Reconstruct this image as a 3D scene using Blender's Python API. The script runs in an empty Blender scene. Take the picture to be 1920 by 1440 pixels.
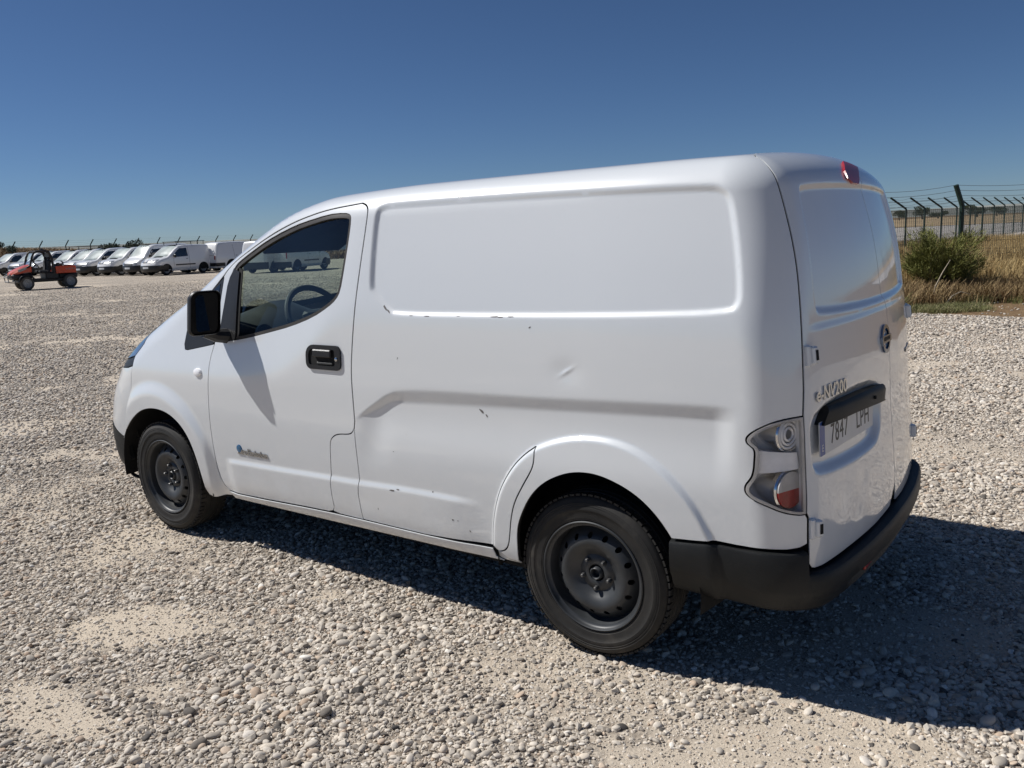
import bpy, bmesh, math, random
import numpy as np
from mathutils import Vector, Matrix
from mathutils.geometry import delaunay_2d_cdt

random.seed(7)
RNG = np.random.default_rng(7)
SC = bpy.context.scene
COL = SC.collection

# ------------------------------------------------------------------ camera
CAM_POS = np.array([-1.49466, 3.30715, 1.54691])
YAW, PITCH, ROLL, FPX = -0.936417, -0.176979, -0.043937, 1566.4
PW, PH = 1920.0, 1440.0

def cam_axes():
    cy, sy, cp, sp = math.cos(YAW), math.sin(YAW), math.cos(PITCH), math.sin(PITCH)
    f = np.array([cy*cp, sy*cp, sp]); r = np.array([sy, -cy, 0.0]); u = np.cross(r, f)
    c, s = math.cos(ROLL), math.sin(ROLL)
    return c*r + s*u, -s*r + c*u, f
CR, CU, CF = cam_axes()

def make_camera():
    cd = bpy.data.cameras.new('camera'); co = bpy.data.objects.new('camera', cd); COL.objects.link(co)
    m = Matrix.Identity(4)
    for i in range(3):
        m[i][0] = CR[i]; m[i][1] = CU[i]; m[i][2] = -CF[i]; m[i][3] = CAM_POS[i]
    co.matrix_world = m
    cd.sensor_fit = 'HORIZONTAL'; cd.sensor_width = 36.0; cd.lens = FPX/PW*36.0
    cd.clip_start = 0.05; cd.clip_end = 9000
    SC.camera = co
make_camera()

# ------------------------------------------------------------------ sky and sun
SUN_DIR = Vector((0.86, 0.33, 1.0)).normalized()
SUN_EL = math.asin(SUN_DIR.z); SUN_ROT = math.atan2(SUN_DIR.x, SUN_DIR.y)
W = bpy.data.worlds.new('World'); SC.world = W; W.use_nodes = True
nt = W.node_tree; nt.nodes.clear()
sky = nt.nodes.new('ShaderNodeTexSky'); sky.sky_type = 'NISHITA'; sky.sun_disc = False
sky.sun_elevation = SUN_EL; sky.sun_rotation = SUN_ROT
sky.altitude = 0; sky.air_density = 0.66; sky.dust_density = 0.08; sky.ozone_density = 9.0
bg = nt.nodes.new('ShaderNodeBackground'); bg.inputs['Strength'].default_value = 0.058
wo = nt.nodes.new('ShaderNodeOutputWorld')
nt.links.new(sky.outputs[0], bg.inputs[0]); nt.links.new(bg.outputs[0], wo.inputs[0])
sl = bpy.data.lights.new('sun', 'SUN'); sl.energy = 5.0; sl.angle = math.radians(0.53); sl.color = (1.0, 0.975, 0.94)
so = bpy.data.objects.new('sun', sl); COL.objects.link(so)
so.rotation_euler = SUN_DIR.to_track_quat('Z', 'Y').to_euler()
so.location = (20, 6, 20)
SC.view_settings.view_transform = 'Standard'; SC.view_settings.look = 'None'
SC.view_settings.exposure = 0.0; SC.view_settings.gamma = 1.0
SC.render.engine = 'CYCLES'
SC.cycles.use_denoising = True
SC.cycles.max_bounces = 8; SC.cycles.transparent_max_bounces = 16
SC.cycles.caustics_reflective = False; SC.cycles.caustics_refractive = False

# ------------------------------------------------------------------ object helpers
def link(o, parent=None):
    COL.objects.link(o)
    if parent is not None:
        o.parent = parent
    return o

def tag(o, label=None, cat=None, group=None, kind=None):
    if label: o['label'] = label
    if cat: o['category'] = cat
    if group: o['group'] = group
    if kind: o['kind'] = kind
    return o

def empty(name, loc=(0, 0, 0), rz=0.0, parent=None):
    o = bpy.data.objects.new(name, None); o.empty_display_size = 0.2
    link(o, parent); o.location = loc; o.rotation_euler = (0, 0, rz)
    return o

def mesh_from(name, V, F, normals=None, smooth=True, mats=None, fm=None):
    me = bpy.data.meshes.new(name)
    me.from_pydata([tuple(map(float, v)) for v in V], [], [tuple(map(int, f)) for f in F])
    if smooth:
        me.polygons.foreach_set('use_smooth', np.ones(len(me.polygons), dtype=bool))
    if mats:
        for m in mats: me.materials.append(m)
    if fm is not None:
        me.polygons.foreach_set('material_index', np.array(fm, dtype=np.int32))
    me.update()
    if normals is not None:
        me.normals_split_custom_set_from_vertices([tuple(map(float, n)) for n in normals])
    return me

def mobj(name, V, F, mat, parent=None, normals=None, smooth=True, fm=None):
    mats = mat if isinstance(mat, (list, tuple)) else [mat]
    o = bpy.data.objects.new(name, mesh_from(name, V, F, normals, smooth, mats, fm))
    return link(o, parent)

def auto_smooth(o, ang=35):
    """mark edges sharper than ang as sharp"""
    bm = bmesh.new(); bm.from_mesh(o.data)
    for e in bm.edges:
        if len(e.link_faces) == 2 and e.calc_face_angle(0) > math.radians(ang): e.smooth = False
    bm.to_mesh(o.data); bm.free()
    return o

class MB:
    """collects simple solids into one mesh"""
    def __init__(s): s.V = []; s.F = []; s.M = []; s.mi = 0
    def add(s, V, F):
        n = len(s.V); s.V += [tuple(map(float, v)) for v in V]
        s.F += [tuple(int(i)+n for i in f) for f in F]; s.M += [s.mi]*len(F); return s
    def box(s, c, d, R=None, bev=0.0):
        hx, hy, hz = d[0]/2, d[1]/2, d[2]/2
        if bev > 0:
            b = min(bev, hx*.9, hy*.9, hz*.9)
            P = []
            for sx in (-1, 1):
                for sy in (-1, 1):
                    for sz in (-1, 1):
                        P += [(sx*hx, sy*(hy-b), sz*(hz-b)), (sx*(hx-b), sy*hy, sz*(hz-b)), (sx*(hx-b), sy*(hy-b), sz*hz)]
            bm = bmesh.new()
            for q in P: bm.verts.new(q)
            r = bmesh.ops.convex_hull(bm, input=bm.verts)
            bmesh.ops.dissolve_limit(bm, angle_limit=0.01, verts=bm.verts, edges=bm.edges)
            bm.verts.index_update()
            V = [tuple(v.co) for v in bm.verts]; F = [[v.index for v in f.verts] for f in bm.faces]; bm.free()
        else:
            V = [(x*hx, y*hy, z*hz) for x in (-1, 1) for y in (-1, 1) for z in (-1, 1)]
            F = [(0, 1, 3, 2), (4, 6, 7, 5), (0, 4, 5, 1), (2, 3, 7, 6), (0, 2, 6, 4), (1, 5, 7, 3)]
        V = np.array(V)
        if R is not None: V = V @ np.array(R).T
        return s.add(V + np.array(c), F)
    def tube(s, pts, r, n=8, cap=True):
        pts = [np.array(p, float) for p in pts]; m = len(pts)
        rs = r if hasattr(r, '__len__') else [r]*m
        V = []; prev = None
        for i in range(m):
            t = pts[min(i+1, m-1)] - pts[max(i-1, 0)]; t = t/(np.linalg.norm(t)+1e-12)
            if prev is None:
                h = np.array([0, 0, 1.0]) if abs(t[2]) < .9 else np.array([1.0, 0, 0])
                u = np.cross(t, h)
            else:
                u = prev - t*(prev@t)
            u /= np.linalg.norm(u)+1e-12; prev = u; v = np.cross(t, u)
            for k in range(n):
                a = 2*math.pi*k/n
                V.append(pts[i] + rs[i]*(math.cos(a)*u + math.sin(a)*v))
        F = []
        for i in range(m-1):
            for k in range(n):
                F.append((i*n+k, i*n+(k+1) % n, (i+1)*n+(k+1) % n, (i+1)*n+k))
        if cap:
            F.append(tuple(range(n-1, -1, -1))); F.append(tuple((m-1)*n+k for k in range(n)))
        return s.add(V, F)
    def lathe(s, prof, c, axis, n=32, closed=False):
        """prof: list of (r, h) along axis"""
        ax = np.array(axis, float); ax /= np.linalg.norm(ax)
        h0 = np.array([0, 0, 1.0]) if abs(ax[2]) < .9 else np.array([1.0, 0, 0])
        u = np.cross(ax, h0); u /= np.linalg.norm(u); v = np.cross(ax, u)
        m = len(prof); V = []
        for (r, h) in prof:
            for k in range(n):
                a = 2*math.pi*k/n
                V.append(np.array(c) + ax*h + r*(math.cos(a)*u + math.sin(a)*v))
        F = []
        for i in range(m-1 + (1 if closed else 0)):
            j = (i+1) % m
            for k in range(n):
                F.append((i*n+k, i*n+(k+1) % n, j*n+(k+1) % n, j*n+k))
        return s.add(V, F)
    def prism(s, poly, h, M):
        """poly 2-D outline extruded h in local z, mapped through 4x4 M"""
        n = len(poly)
        V = [M @ Vector((p[0], p[1], 0)) for p in poly] + [M @ Vector((p[0], p[1], h)) for p in poly]
        F = [tuple(range(n-1, -1, -1)), tuple(range(n, 2*n))]
        for i in range(n):
            j = (i+1) % n; F.append((i, j, n+j, n+i))
        return s.add(V, F)
    def build(s, name, mat, parent=None, smooth=True, ang=35):
        mats = mat if isinstance(mat, (list, tuple)) else [mat]
        o = mobj(name, s.V, s.F, mats, parent, smooth=smooth, fm=s.M if len(mats) > 1 else None)
        if smooth: auto_smooth(o, ang)
        return o

# ------------------------------------------------------------------ materials
MATS = {}
def newmat(name):
    m = bpy.data.materials.new(name); m.use_nodes = True
    b = m.node_tree.nodes['Principled BSDF']
    return m, m.node_tree, b
def N(nt, t, **kw):
    n = nt.nodes.new(t)
    for k, v in kw.items():
        if hasattr(n, k): setattr(n, k, v)
        else: n.inputs[k].default_value = v
    return n
def ramp(nt, pts, interp='LINEAR'):
    r = nt.nodes.new('ShaderNodeValToRGB'); cr = r.color_ramp; cr.interpolation = interp
    while len(cr.elements) < len(pts): cr.elements.new(0.5)
    for e, (p, c) in zip(cr.elements, pts):
        e.position = p; e.color = (*c, 1) if len(c) == 3 else c
    return r
def simple(name, col, rough=.5, metal=0.0, var=.12, scale=14.0, coat=0.0, bump=0.0, bscale=180.0, spec=.5):
    if name in MATS: return MATS[name]
    m, nt, b = newmat(name)
    tc = N(nt, 'ShaderNodeTexCoord'); nz = N(nt, 'ShaderNodeTexNoise', Scale=scale, Detail=5.0)
    nt.links.new(tc.outputs['Object'], nz.inputs['Vector'])
    lo = tuple(c*(1-var) for c in col); hi = tuple(min(1, c*(1+var)) for c in col)
    r = ramp(nt, [(.3, lo), (.7, hi)]); nt.links.new(nz.outputs[0], r.inputs[0]); nt.links.new(r.outputs[0], b.inputs['Base Color'])
    b.inputs['Roughness'].default_value = rough; b.inputs['Metallic'].default_value = metal
    b.inputs['Coat Weight'].default_value = coat; b.inputs['Coat Roughness'].default_value = .05
    b.inputs['Specular IOR Level'].default_value = spec
    if bump:
        n2 = N(nt, 'ShaderNodeTexNoise', Scale=bscale, Detail=3.0); nt.links.new(tc.outputs['Object'], n2.inputs['Vector'])
        bp = N(nt, 'ShaderNodeBump', Strength=bump, Distance=.01); nt.links.new(n2.outputs[0], bp.inputs['Height'])
        nt.links.new(bp.outputs[0], b.inputs['Normal'])
    MATS[name] = m; return m

def paint(name, col, rough=.36, coat=1.0, dirt=0.6, wav=.16):
    """white van paint: clear coat, slight waviness of the sheet metal, road dust low down"""
    if name in MATS: return MATS[name]
    m, nt, b = newmat(name)
    tc = N(nt, 'ShaderNodeTexCoord')
    sep = N(nt, 'ShaderNodeSeparateXYZ'); nt.links.new(tc.outputs['Object'], sep.inputs[0])
    n1 = N(nt, 'ShaderNodeTexNoise', Scale=5.0, Detail=8.0, Roughness=.65); nt.links.new(tc.outputs['Object'], n1.inputs['Vector'])
    n3 = N(nt, 'ShaderNodeTexNoise', Scale=38.0, Detail=6.0, Roughness=.7); nt.links.new(tc.outputs['Object'], n3.inputs['Vector'])
    mr = N(nt, 'ShaderNodeMapRange'); mr.inputs[1].default_value = .62; mr.inputs[2].default_value = .20
    nt.links.new(sep.outputs['Z'], mr.inputs[0])
    mu = N(nt, 'ShaderNodeMath', operation='MULTIPLY'); nt.links.new(mr.outputs[0], mu.inputs[0])
    r1 = ramp(nt, [(.35, (0, 0, 0)), (.75, (1, 1, 1))]); nt.links.new(n1.outputs[0], r1.inputs[0]); nt.links.new(r1.outputs[0], mu.inputs[1])
    mu2 = N(nt, 'ShaderNodeMath', operation='MULTIPLY'); mu2.inputs[1].default_value = dirt; nt.links.new(mu.outputs[0], mu2.inputs[0])
    sp = ramp(nt, [(.62, (0, 0, 0)), (.74, (1, 1, 1))]); nt.links.new(n3.outputs[0], sp.inputs[0])
    ad = N(nt, 'ShaderNodeMath', operation='MULTIPLY_ADD'); ad.inputs[1].default_value = .05; ad.use_clamp = True
    nt.links.new(sp.outputs[0], ad.inputs[0]); nt.links.new(mu2.outputs[0], ad.inputs[2])
    mx = N(nt, 'ShaderNodeMix', data_type='RGBA'); nt.links.new(ad.outputs[0], mx.inputs['Factor'])
    mx.inputs['A'].default_value = (*col, 1); mx.inputs['B'].default_value = (.30, .25, .19, 1)
    nt.links.new(mx.outputs['Result'], b.inputs['Base Color'])
    b.inputs['Roughness'].default_value = rough
    b.inputs['Coat Weight'].default_value = coat; b.inputs['Coat Roughness'].default_value = .035; b.inputs['Coat IOR'].default_value = 1.7
    n2 = N(nt, 'ShaderNodeTexNoise', Scale=4.5, Detail=2.0); nt.links.new(tc.outputs['Object'], n2.inputs['Vector'])
    bp = N(nt, 'ShaderNodeBump', Strength=wav, Distance=.006); nt.links.new(n2.outputs[0], bp.inputs['Height'])
    nt.links.new(bp.outputs[0], b.inputs['Coat Normal'])
    MATS[name] = m; return m

def glass(name, tint, rough=0.0, refl=1.0, ior=1.5):
    """thin sheet glass: tinted see-through with a surface reflection"""
    if name in MATS: return MATS[name]
    m = bpy.data.materials.new(name); m.use_nodes = True; nt = m.node_tree; nt.nodes.clear()
    o = N(nt, 'ShaderNodeOutputMaterial'); t = N(nt, 'ShaderNodeBsdfTransparent'); g = N(nt, 'ShaderNodeBsdfGlossy')
    tc = N(nt, 'ShaderNodeTexCoord'); nz = N(nt, 'ShaderNodeTexNoise', Scale=9.0, Detail=6.0); nt.links.new(tc.outputs['Object'], nz.inputs['Vector'])
    r = ramp(nt, [(.3, tuple(c*.94 for c in tint)), (.7, tint)]); nt.links.new(nz.outputs[0], r.inputs[0]); nt.links.new(r.outputs[0], t.inputs[0])
    g.inputs['Roughness'].default_value = rough; g.inputs['Color'].default_value = (refl, refl, refl, 1)
    fr = N(nt, 'ShaderNodeFresnel', IOR=ior); ge = N(nt, 'ShaderNodeNewGeometry'); mi = N(nt, 'ShaderNodeMix', data_type='FLOAT')
    mi.inputs['A'].default_value = ior; mi.inputs['B'].default_value = 1/ior   # same reflectance from both faces of the sheet
    nt.links.new(ge.outputs['Backfacing'], mi.inputs['Factor']); nt.links.new(mi.outputs['Result'], fr.inputs['IOR']); mx = N(nt, 'ShaderNodeMixShader')
    nt.links.new(fr.outputs[0], mx.inputs[0]); nt.links.new(t.outputs[0], mx.inputs[1]); nt.links.new(g.outputs[0], mx.inputs[2])
    nt.links.new(mx.outputs[0], o.inputs[0])
    MATS[name] = m; return m
# ------------------------------------------------------------------ smooth curves and body surfaces
def pchip(xs, ys):
    xs = np.array(xs, float); ys = np.array(ys, float)
    h = np.diff(xs); d = np.diff(ys)/h; n = len(xs); m = np.zeros(n)
    m[0], m[-1] = d[0], d[-1]
    for i in range(1, n-1):
        if d[i-1]*d[i] > 0:
            w1, w2 = 2*h[i]+h[i-1], h[i]+2*h[i-1]
            m[i] = (w1+w2)/(w1/d[i-1]+w2/d[i])
    def g(x):
        i = np.clip(np.searchsorted(xs, x, side='right')-1, 0, n-2)
        t = (x-xs[i])/h[i]; t2 = t*t; t3 = t2*t
        return (2*t3-3*t2+1)*ys[i] + (t3-2*t2+t)*h[i]*m[i] + (-2*t3+3*t2)*ys[i+1] + (t3-t2)*h[i]*m[i+1]
    K = 4000; x0 = xs[0]; sc = K/(xs[-1]-xs[0]); tab = g(np.linspace(xs[0], xs[-1], K+1)); tab = np.append(tab, tab[-1]); dt = np.diff(tab)
    def f(x):
        u = (np.asarray(x, float)-x0)*sc
        np.maximum(u, 0, out=u) if isinstance(u, np.ndarray) and u.ndim else None
        u = np.minimum(np.maximum(u, 0), K); i = u.astype(np.int32)
        return tab[i]+dt[i]*(u-i)
    return f
def sst(t):
    t = np.clip(t, 0, 1); return t*t*t*(t*(6*t-15)+10)
def lin(t, e=.10):
    """straight ramp with lightly rounded ends"""
    return np.clip(.5*(np.sqrt(t*t+e*e)-np.sqrt((t-1)**2+e*e)+1), 0, 1)
def rmax(a, b, r):
    a = a+r; b = b+r
    return np.hypot(np.maximum(a, 0), np.maximum(b, 0)) + np.minimum(np.maximum(a, b), 0) - r
def softplus(t):
    return np.where(t > 30, t, np.log1p(np.exp(np.minimum(t, 30))))

class Body:
    """closed one-box vehicle body: side, roof line, rear and front profiles joined with rounded corners.
    surface coordinates (a, b): a runs round the plan, b up the side and over the cant rail"""
    def __init__(s, w, H, R, F, xc, xf, yb, zt, crown, rbow=.12, fbow=.45, r_sr=.14, r_top=None, r_f=.16):
        s.w, s.H, s.R, s.F = w, H, R, F
        s.xc, s.xf, s.yb, s.zt, s.crown = xc, xf, yb, zt, crown
        s.rbow, s.fbow, s.r_sr, s.r_f = rbow, fbow, r_sr, r_f
        s.r_top = r_top or (lambda x: 0.1+0*x)
        s.Rc = .4; s.q = s.Rc*math.pi/2
        s.ar = xc-s.q; s.af = xf+s.q
        s.a_rear = s.ar-yb; s.a_front = s.af+yb       # centre lines of the rear and front faces
    def f(s, P):
        x, y, z = P[..., 0], np.abs(P[..., 1]), P[..., 2]
        fs = (y-s.w(x, z))*.985
        e = .01
        Hx = s.H(x) + s.crown(x)*(1-(y/.7)**2); sl = (s.H(x+e)-s.H(x-e))/(2*e)
        ft = (z-Hx)/np.sqrt(1+sl*sl)
        rs = (s.R(z+e)-s.R(z-e))/(2*e)
        fr = (s.R(z)+s.rbow*y*y-x)/np.sqrt(1+rs*rs)
        fsl = (s.F(z+e)-s.F(z-e))/(2*e)
        ff = (x-(s.F(z)-s.fbow*y*y))/np.sqrt(1+fsl*fsl+(2*s.fbow*y)**2)
        g = rmax(fs, fr, s.r_sr)
        g = rmax(g, ff, s.r_f)
        return rmax(g, ft, s.r_top(x))
    def grad(s, P, e=.004):
        g = np.stack([s.f(P+np.eye(3)[i]*e)-s.f(P-np.eye(3)[i]*e) for i in range(3)], -1)
        return g/(np.linalg.norm(g, axis=-1, keepdims=True)+1e-12)
    def frame(s, A):
        a, b = A[:, 0], A[:, 1]
        bx = np.clip(a, s.xc, s.xf); by = np.full_like(a, s.yb); phi = np.zeros_like(a); sg = np.ones_like(a)
        # rear
        m = a < s.xc; phi = np.where(m, -np.clip((s.xc-a)/s.Rc, 0, math.pi/2), phi)
        m2 = a < s.ar; by = np.where(m2, s.yb-(s.ar-a), by)
        m3 = by < -s.yb; ex = (-s.yb-by); by = np.where(m3, -s.yb, by)
        phi = np.where(m3 & m2, -math.pi/2-np.clip(ex/s.Rc, 0, math.pi/2), phi)
        # front
        m = a > s.xf; phi = np.where(m, np.clip((a-s.xf)/s.Rc, 0, math.pi/2), phi)
        m4 = a > s.af; byf = s.yb-(a-s.af)
        m5 = m4 & (byf < -s.yb); ex = -s.yb-byf
        by = np.where(m4, np.maximum(byf, -s.yb), by)
        phi = np.where(m5, math.pi/2+np.clip(ex/s.Rc, 0, math.pi/2), phi)
        dh = np.stack([np.sin(phi), np.cos(phi)], -1)
        zt = s.zt(bx); eps = np.clip((b-zt)/s.Rc, 0, math.pi/2); bz = np.minimum(b, zt)
        base = np.stack([bx, by, bz], -1)
        d = np.stack([dh[:, 0]*np.cos(eps), dh[:, 1]*np.cos(eps), np.sin(eps)], -1)
        return base, d
    def solve(s, base, d, lo=0.0, hi=1.6):
        n = len(base); l = np.full(n, lo); h = np.full(n, hi)
        for _ in range(9):
            m = .5*(l+h); v = s.f(base+d*m[:, None]); l = np.where(v < 0, m, l); h = np.where(v < 0, h, m)
        vl = s.f(base+d*l[:, None]); vh = s.f(base+d*h[:, None])
        for _ in range(4):
            m = np.clip(l-vl*(h-l)/(vh-vl+1e-15), l, h); v = s.f(base+d*m[:, None]); k = v < 0
            l = np.where(k, m, l); vl = np.where(k, v, vl*.6); h = np.where(k, h, m); vh = np.where(k, vh*.6, v)
        return base+d*m[:, None]
    def P(s, A):
        A = np.atleast_2d(np.asarray(A, float)); return s.solve(*s.frame(A))
    def inv(s, P):
        P = np.atleast_2d(P); out = np.zeros((len(P), 2))
        bx = np.clip(P[:, 0], s.xc, s.xf); by = np.clip(P[:, 1], -s.yb, s.yb); zt = s.zt(bx)
        dx = P[:, 0]-bx; dy = P[:, 1]-by; rh = np.hypot(dx, dy)
        # left side / rear / front
        a = np.where(np.abs(dx) < 1e-9, bx, 0)
        phi = np.arctan2(dx, dy)
        rear = dx < -1e-9; front = dx > 1e-9
        onface = np.abs(dy) < 1e-9
        a = np.where(rear & ~onface & (dy > 0), s.xc+phi*s.Rc, a)
        a = np.where(rear & onface, s.ar-(s.yb-by), a)
        a = np.where(rear & ~onface & (dy < 0), s.ar-2*s.yb+(phi+math.pi/2)*s.Rc, a)
        a = np.where(front & ~onface & (dy > 0), s.xf+phi*s.Rc, a)
        a = np.where(front & onface, s.af+(s.yb-by), a)
        a = np.where(front & ~onface & (dy < 0), s.af+2*s.yb+(phi-math.pi/2)*s.Rc, a)
        eps = np.arctan2(P[:, 2]-zt, rh)
        b = np.where(P[:, 2] <= zt, P[:, 2], zt+s.Rc*eps)
        return np.stack([a, b], -1)
    def trace(s, px, off=0.0, t0=1.2, t1=7.0, n=260):
        """point of the body surface seen at a photograph pixel"""
        px = np.atleast_2d(np.asarray(px, float))
        d = ((px[:, :1]-PW/2)/FPX)*CR - ((px[:, 1:]-PH/2)/FPX)*CU + CF
        ts = np.linspace(t0, t1, n)
        v = s.f(CAM_POS + d[:, None, :]*ts[None, :, None])-off
        best = np.argmin(v, axis=1); neg = v < 0; i = np.where(neg.any(1), np.argmax(neg, 1), best)
        l = ts[np.maximum(i-1, 0)]; h = ts[i]
        ok = neg.any(1)
        for _ in range(30):
            m = .5*(l+h); w = s.f(CAM_POS+d*m[:, None])-off; l = np.where(w < 0, l, m); h = np.where(w < 0, m, h)
        t = np.where(ok, h, ts[best])
        Q = CAM_POS + d*t[:, None]
        if (~ok).any():                                  # grazing miss: drop onto the surface
            g = s.grad(Q)
            for _ in range(6): Q = np.where(ok[:, None], Q, Q-g*(s.f(Q)-off)[:, None]); g = s.grad(Q)
        return Q
    def tr(s, px, off=0.0):
        return s.inv(s.trace(px, off))

def inpoly(P, poly):
    x, y = P[:, 0], P[:, 1]; c = np.zeros(len(P), bool); n = len(poly)
    for i in range(n):
        x1, y1 = poly[i]; x2, y2 = poly[(i+1) % n]
        if y1 == y2: continue
        m = ((y1 > y) != (y2 > y)) & (x < (x2-x1)*(y-y1)/(y2-y1)+x1); c ^= m
    return c
def segdist(P, poly, closed=True):
    poly = np.asarray(poly); n = len(poly); d = np.full(len(P), 1e9)
    for i in range(n if closed else n-1):
        a = poly[i]; b = poly[(i+1) % n]; ab = b-a; L = ab@ab+1e-18
        t = np.clip(((P-a)@ab)/L, 0, 1); q = P-a-t[:, None]*ab
        d = np.minimum(d, np.hypot(q[:, 0], q[:, 1]))
    return d
def sdf(P, poly):
    d = segdist(P, poly); return np.where(inpoly(P, poly), -d, d)
def resample(poly, step, closed=True):
    poly = np.asarray(poly, float); out = []; n = len(poly)
    for i in range(n if closed else n-1):
        a = poly[i]; b = poly[(i+1) % n]; k = max(1, int(math.ceil(np.hypot(*(b-a))/step)))
        for j in range(k): out.append(a+(b-a)*j/k)
    if not closed: out.append(poly[-1])
    return np.array(out)
def smooth_poly(poly, it=2, closed=True):
    """Chaikin-like rounding of a traced outline"""
    p = np.asarray(poly, float)
    for _ in range(it):
        q = []
        n = len(p)
        for i in range(n if closed else n-1):
            a, b = p[i], p[(i+1) % n]; q += [.75*a+.25*b, .25*a+.75*b]
        if not closed: q = [p[0]]+q+[p[-1]]
        p = np.array(q)
    return p
def offset_poly(poly, d):
    """shrink a closed outline by d"""
    p = np.asarray(poly, float); n = len(p)
    ar = .5*np.sum(p[:, 0]*np.roll(p[:, 1], -1)-np.roll(p[:, 0], -1)*p[:, 1]); sg = 1 if ar > 0 else -1
    t = np.roll(p, -1, 0)-p; t /= np.linalg.norm(t, axis=1, keepdims=True)+1e-12
    nr = np.stack([-t[:, 1], t[:, 0]], -1)*sg
    m = nr+np.roll(nr, 1, 0); m /= np.linalg.norm(m, axis=1, keepdims=True)+1e-9
    k = np.clip(np.sum(m*nr, 1), .5, 1)
    return p+m*(d/k)[:, None]
def dedupe(p, eps=1e-4):
    p = np.asarray(p); keep = np.linalg.norm(p-np.roll(p, 1, 0), axis=1) > eps; return p[keep]

def triangulate(outline, holes, pts):
    loops = [outline]+list(holes); V = []; E = []; 
    for lp in loops:
        n0 = len(V); n = len(lp); V += [Vector((float(q[0]), float(q[1]))) for q in lp]
        E += [(n0+i, n0+(i+1) % n) for i in range(n)]
    V += [Vector((float(q[0]), float(q[1]))) for q in pts]
    r = delaunay_2d_cdt(V, E, [], 0, 1e-7)
    v = np.array([(q.x, q.y) for q in r[0]]); F = np.array(r[2])
    c = v[F].mean(1); k = inpoly(c, outline)
    for h in holes: k &= ~inpoly(c, h)
    F = F[k]
    used = np.unique(F); mp = -np.ones(len(v), int); mp[used] = np.arange(len(used))
    return v[used], mp[F]
def boundary_loops(F):
    from collections import defaultdict
    cnt = set(); nxt = {}
    for f in F:
        for i in range(3): cnt.add((f[i], f[(i+1) % 3]))
    for (i, j) in cnt:
        if (j, i) not in cnt: nxt[i] = j
    loops = []; seen = set()
    for s0 in list(nxt):
        if s0 in seen: continue
        lp = [s0]; seen.add(s0); k = nxt.get(s0)
        while k is not None and k != s0 and k not in seen: lp.append(k); seen.add(k); k = nxt.get(k)
        loops.append(lp)
    return loops

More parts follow.
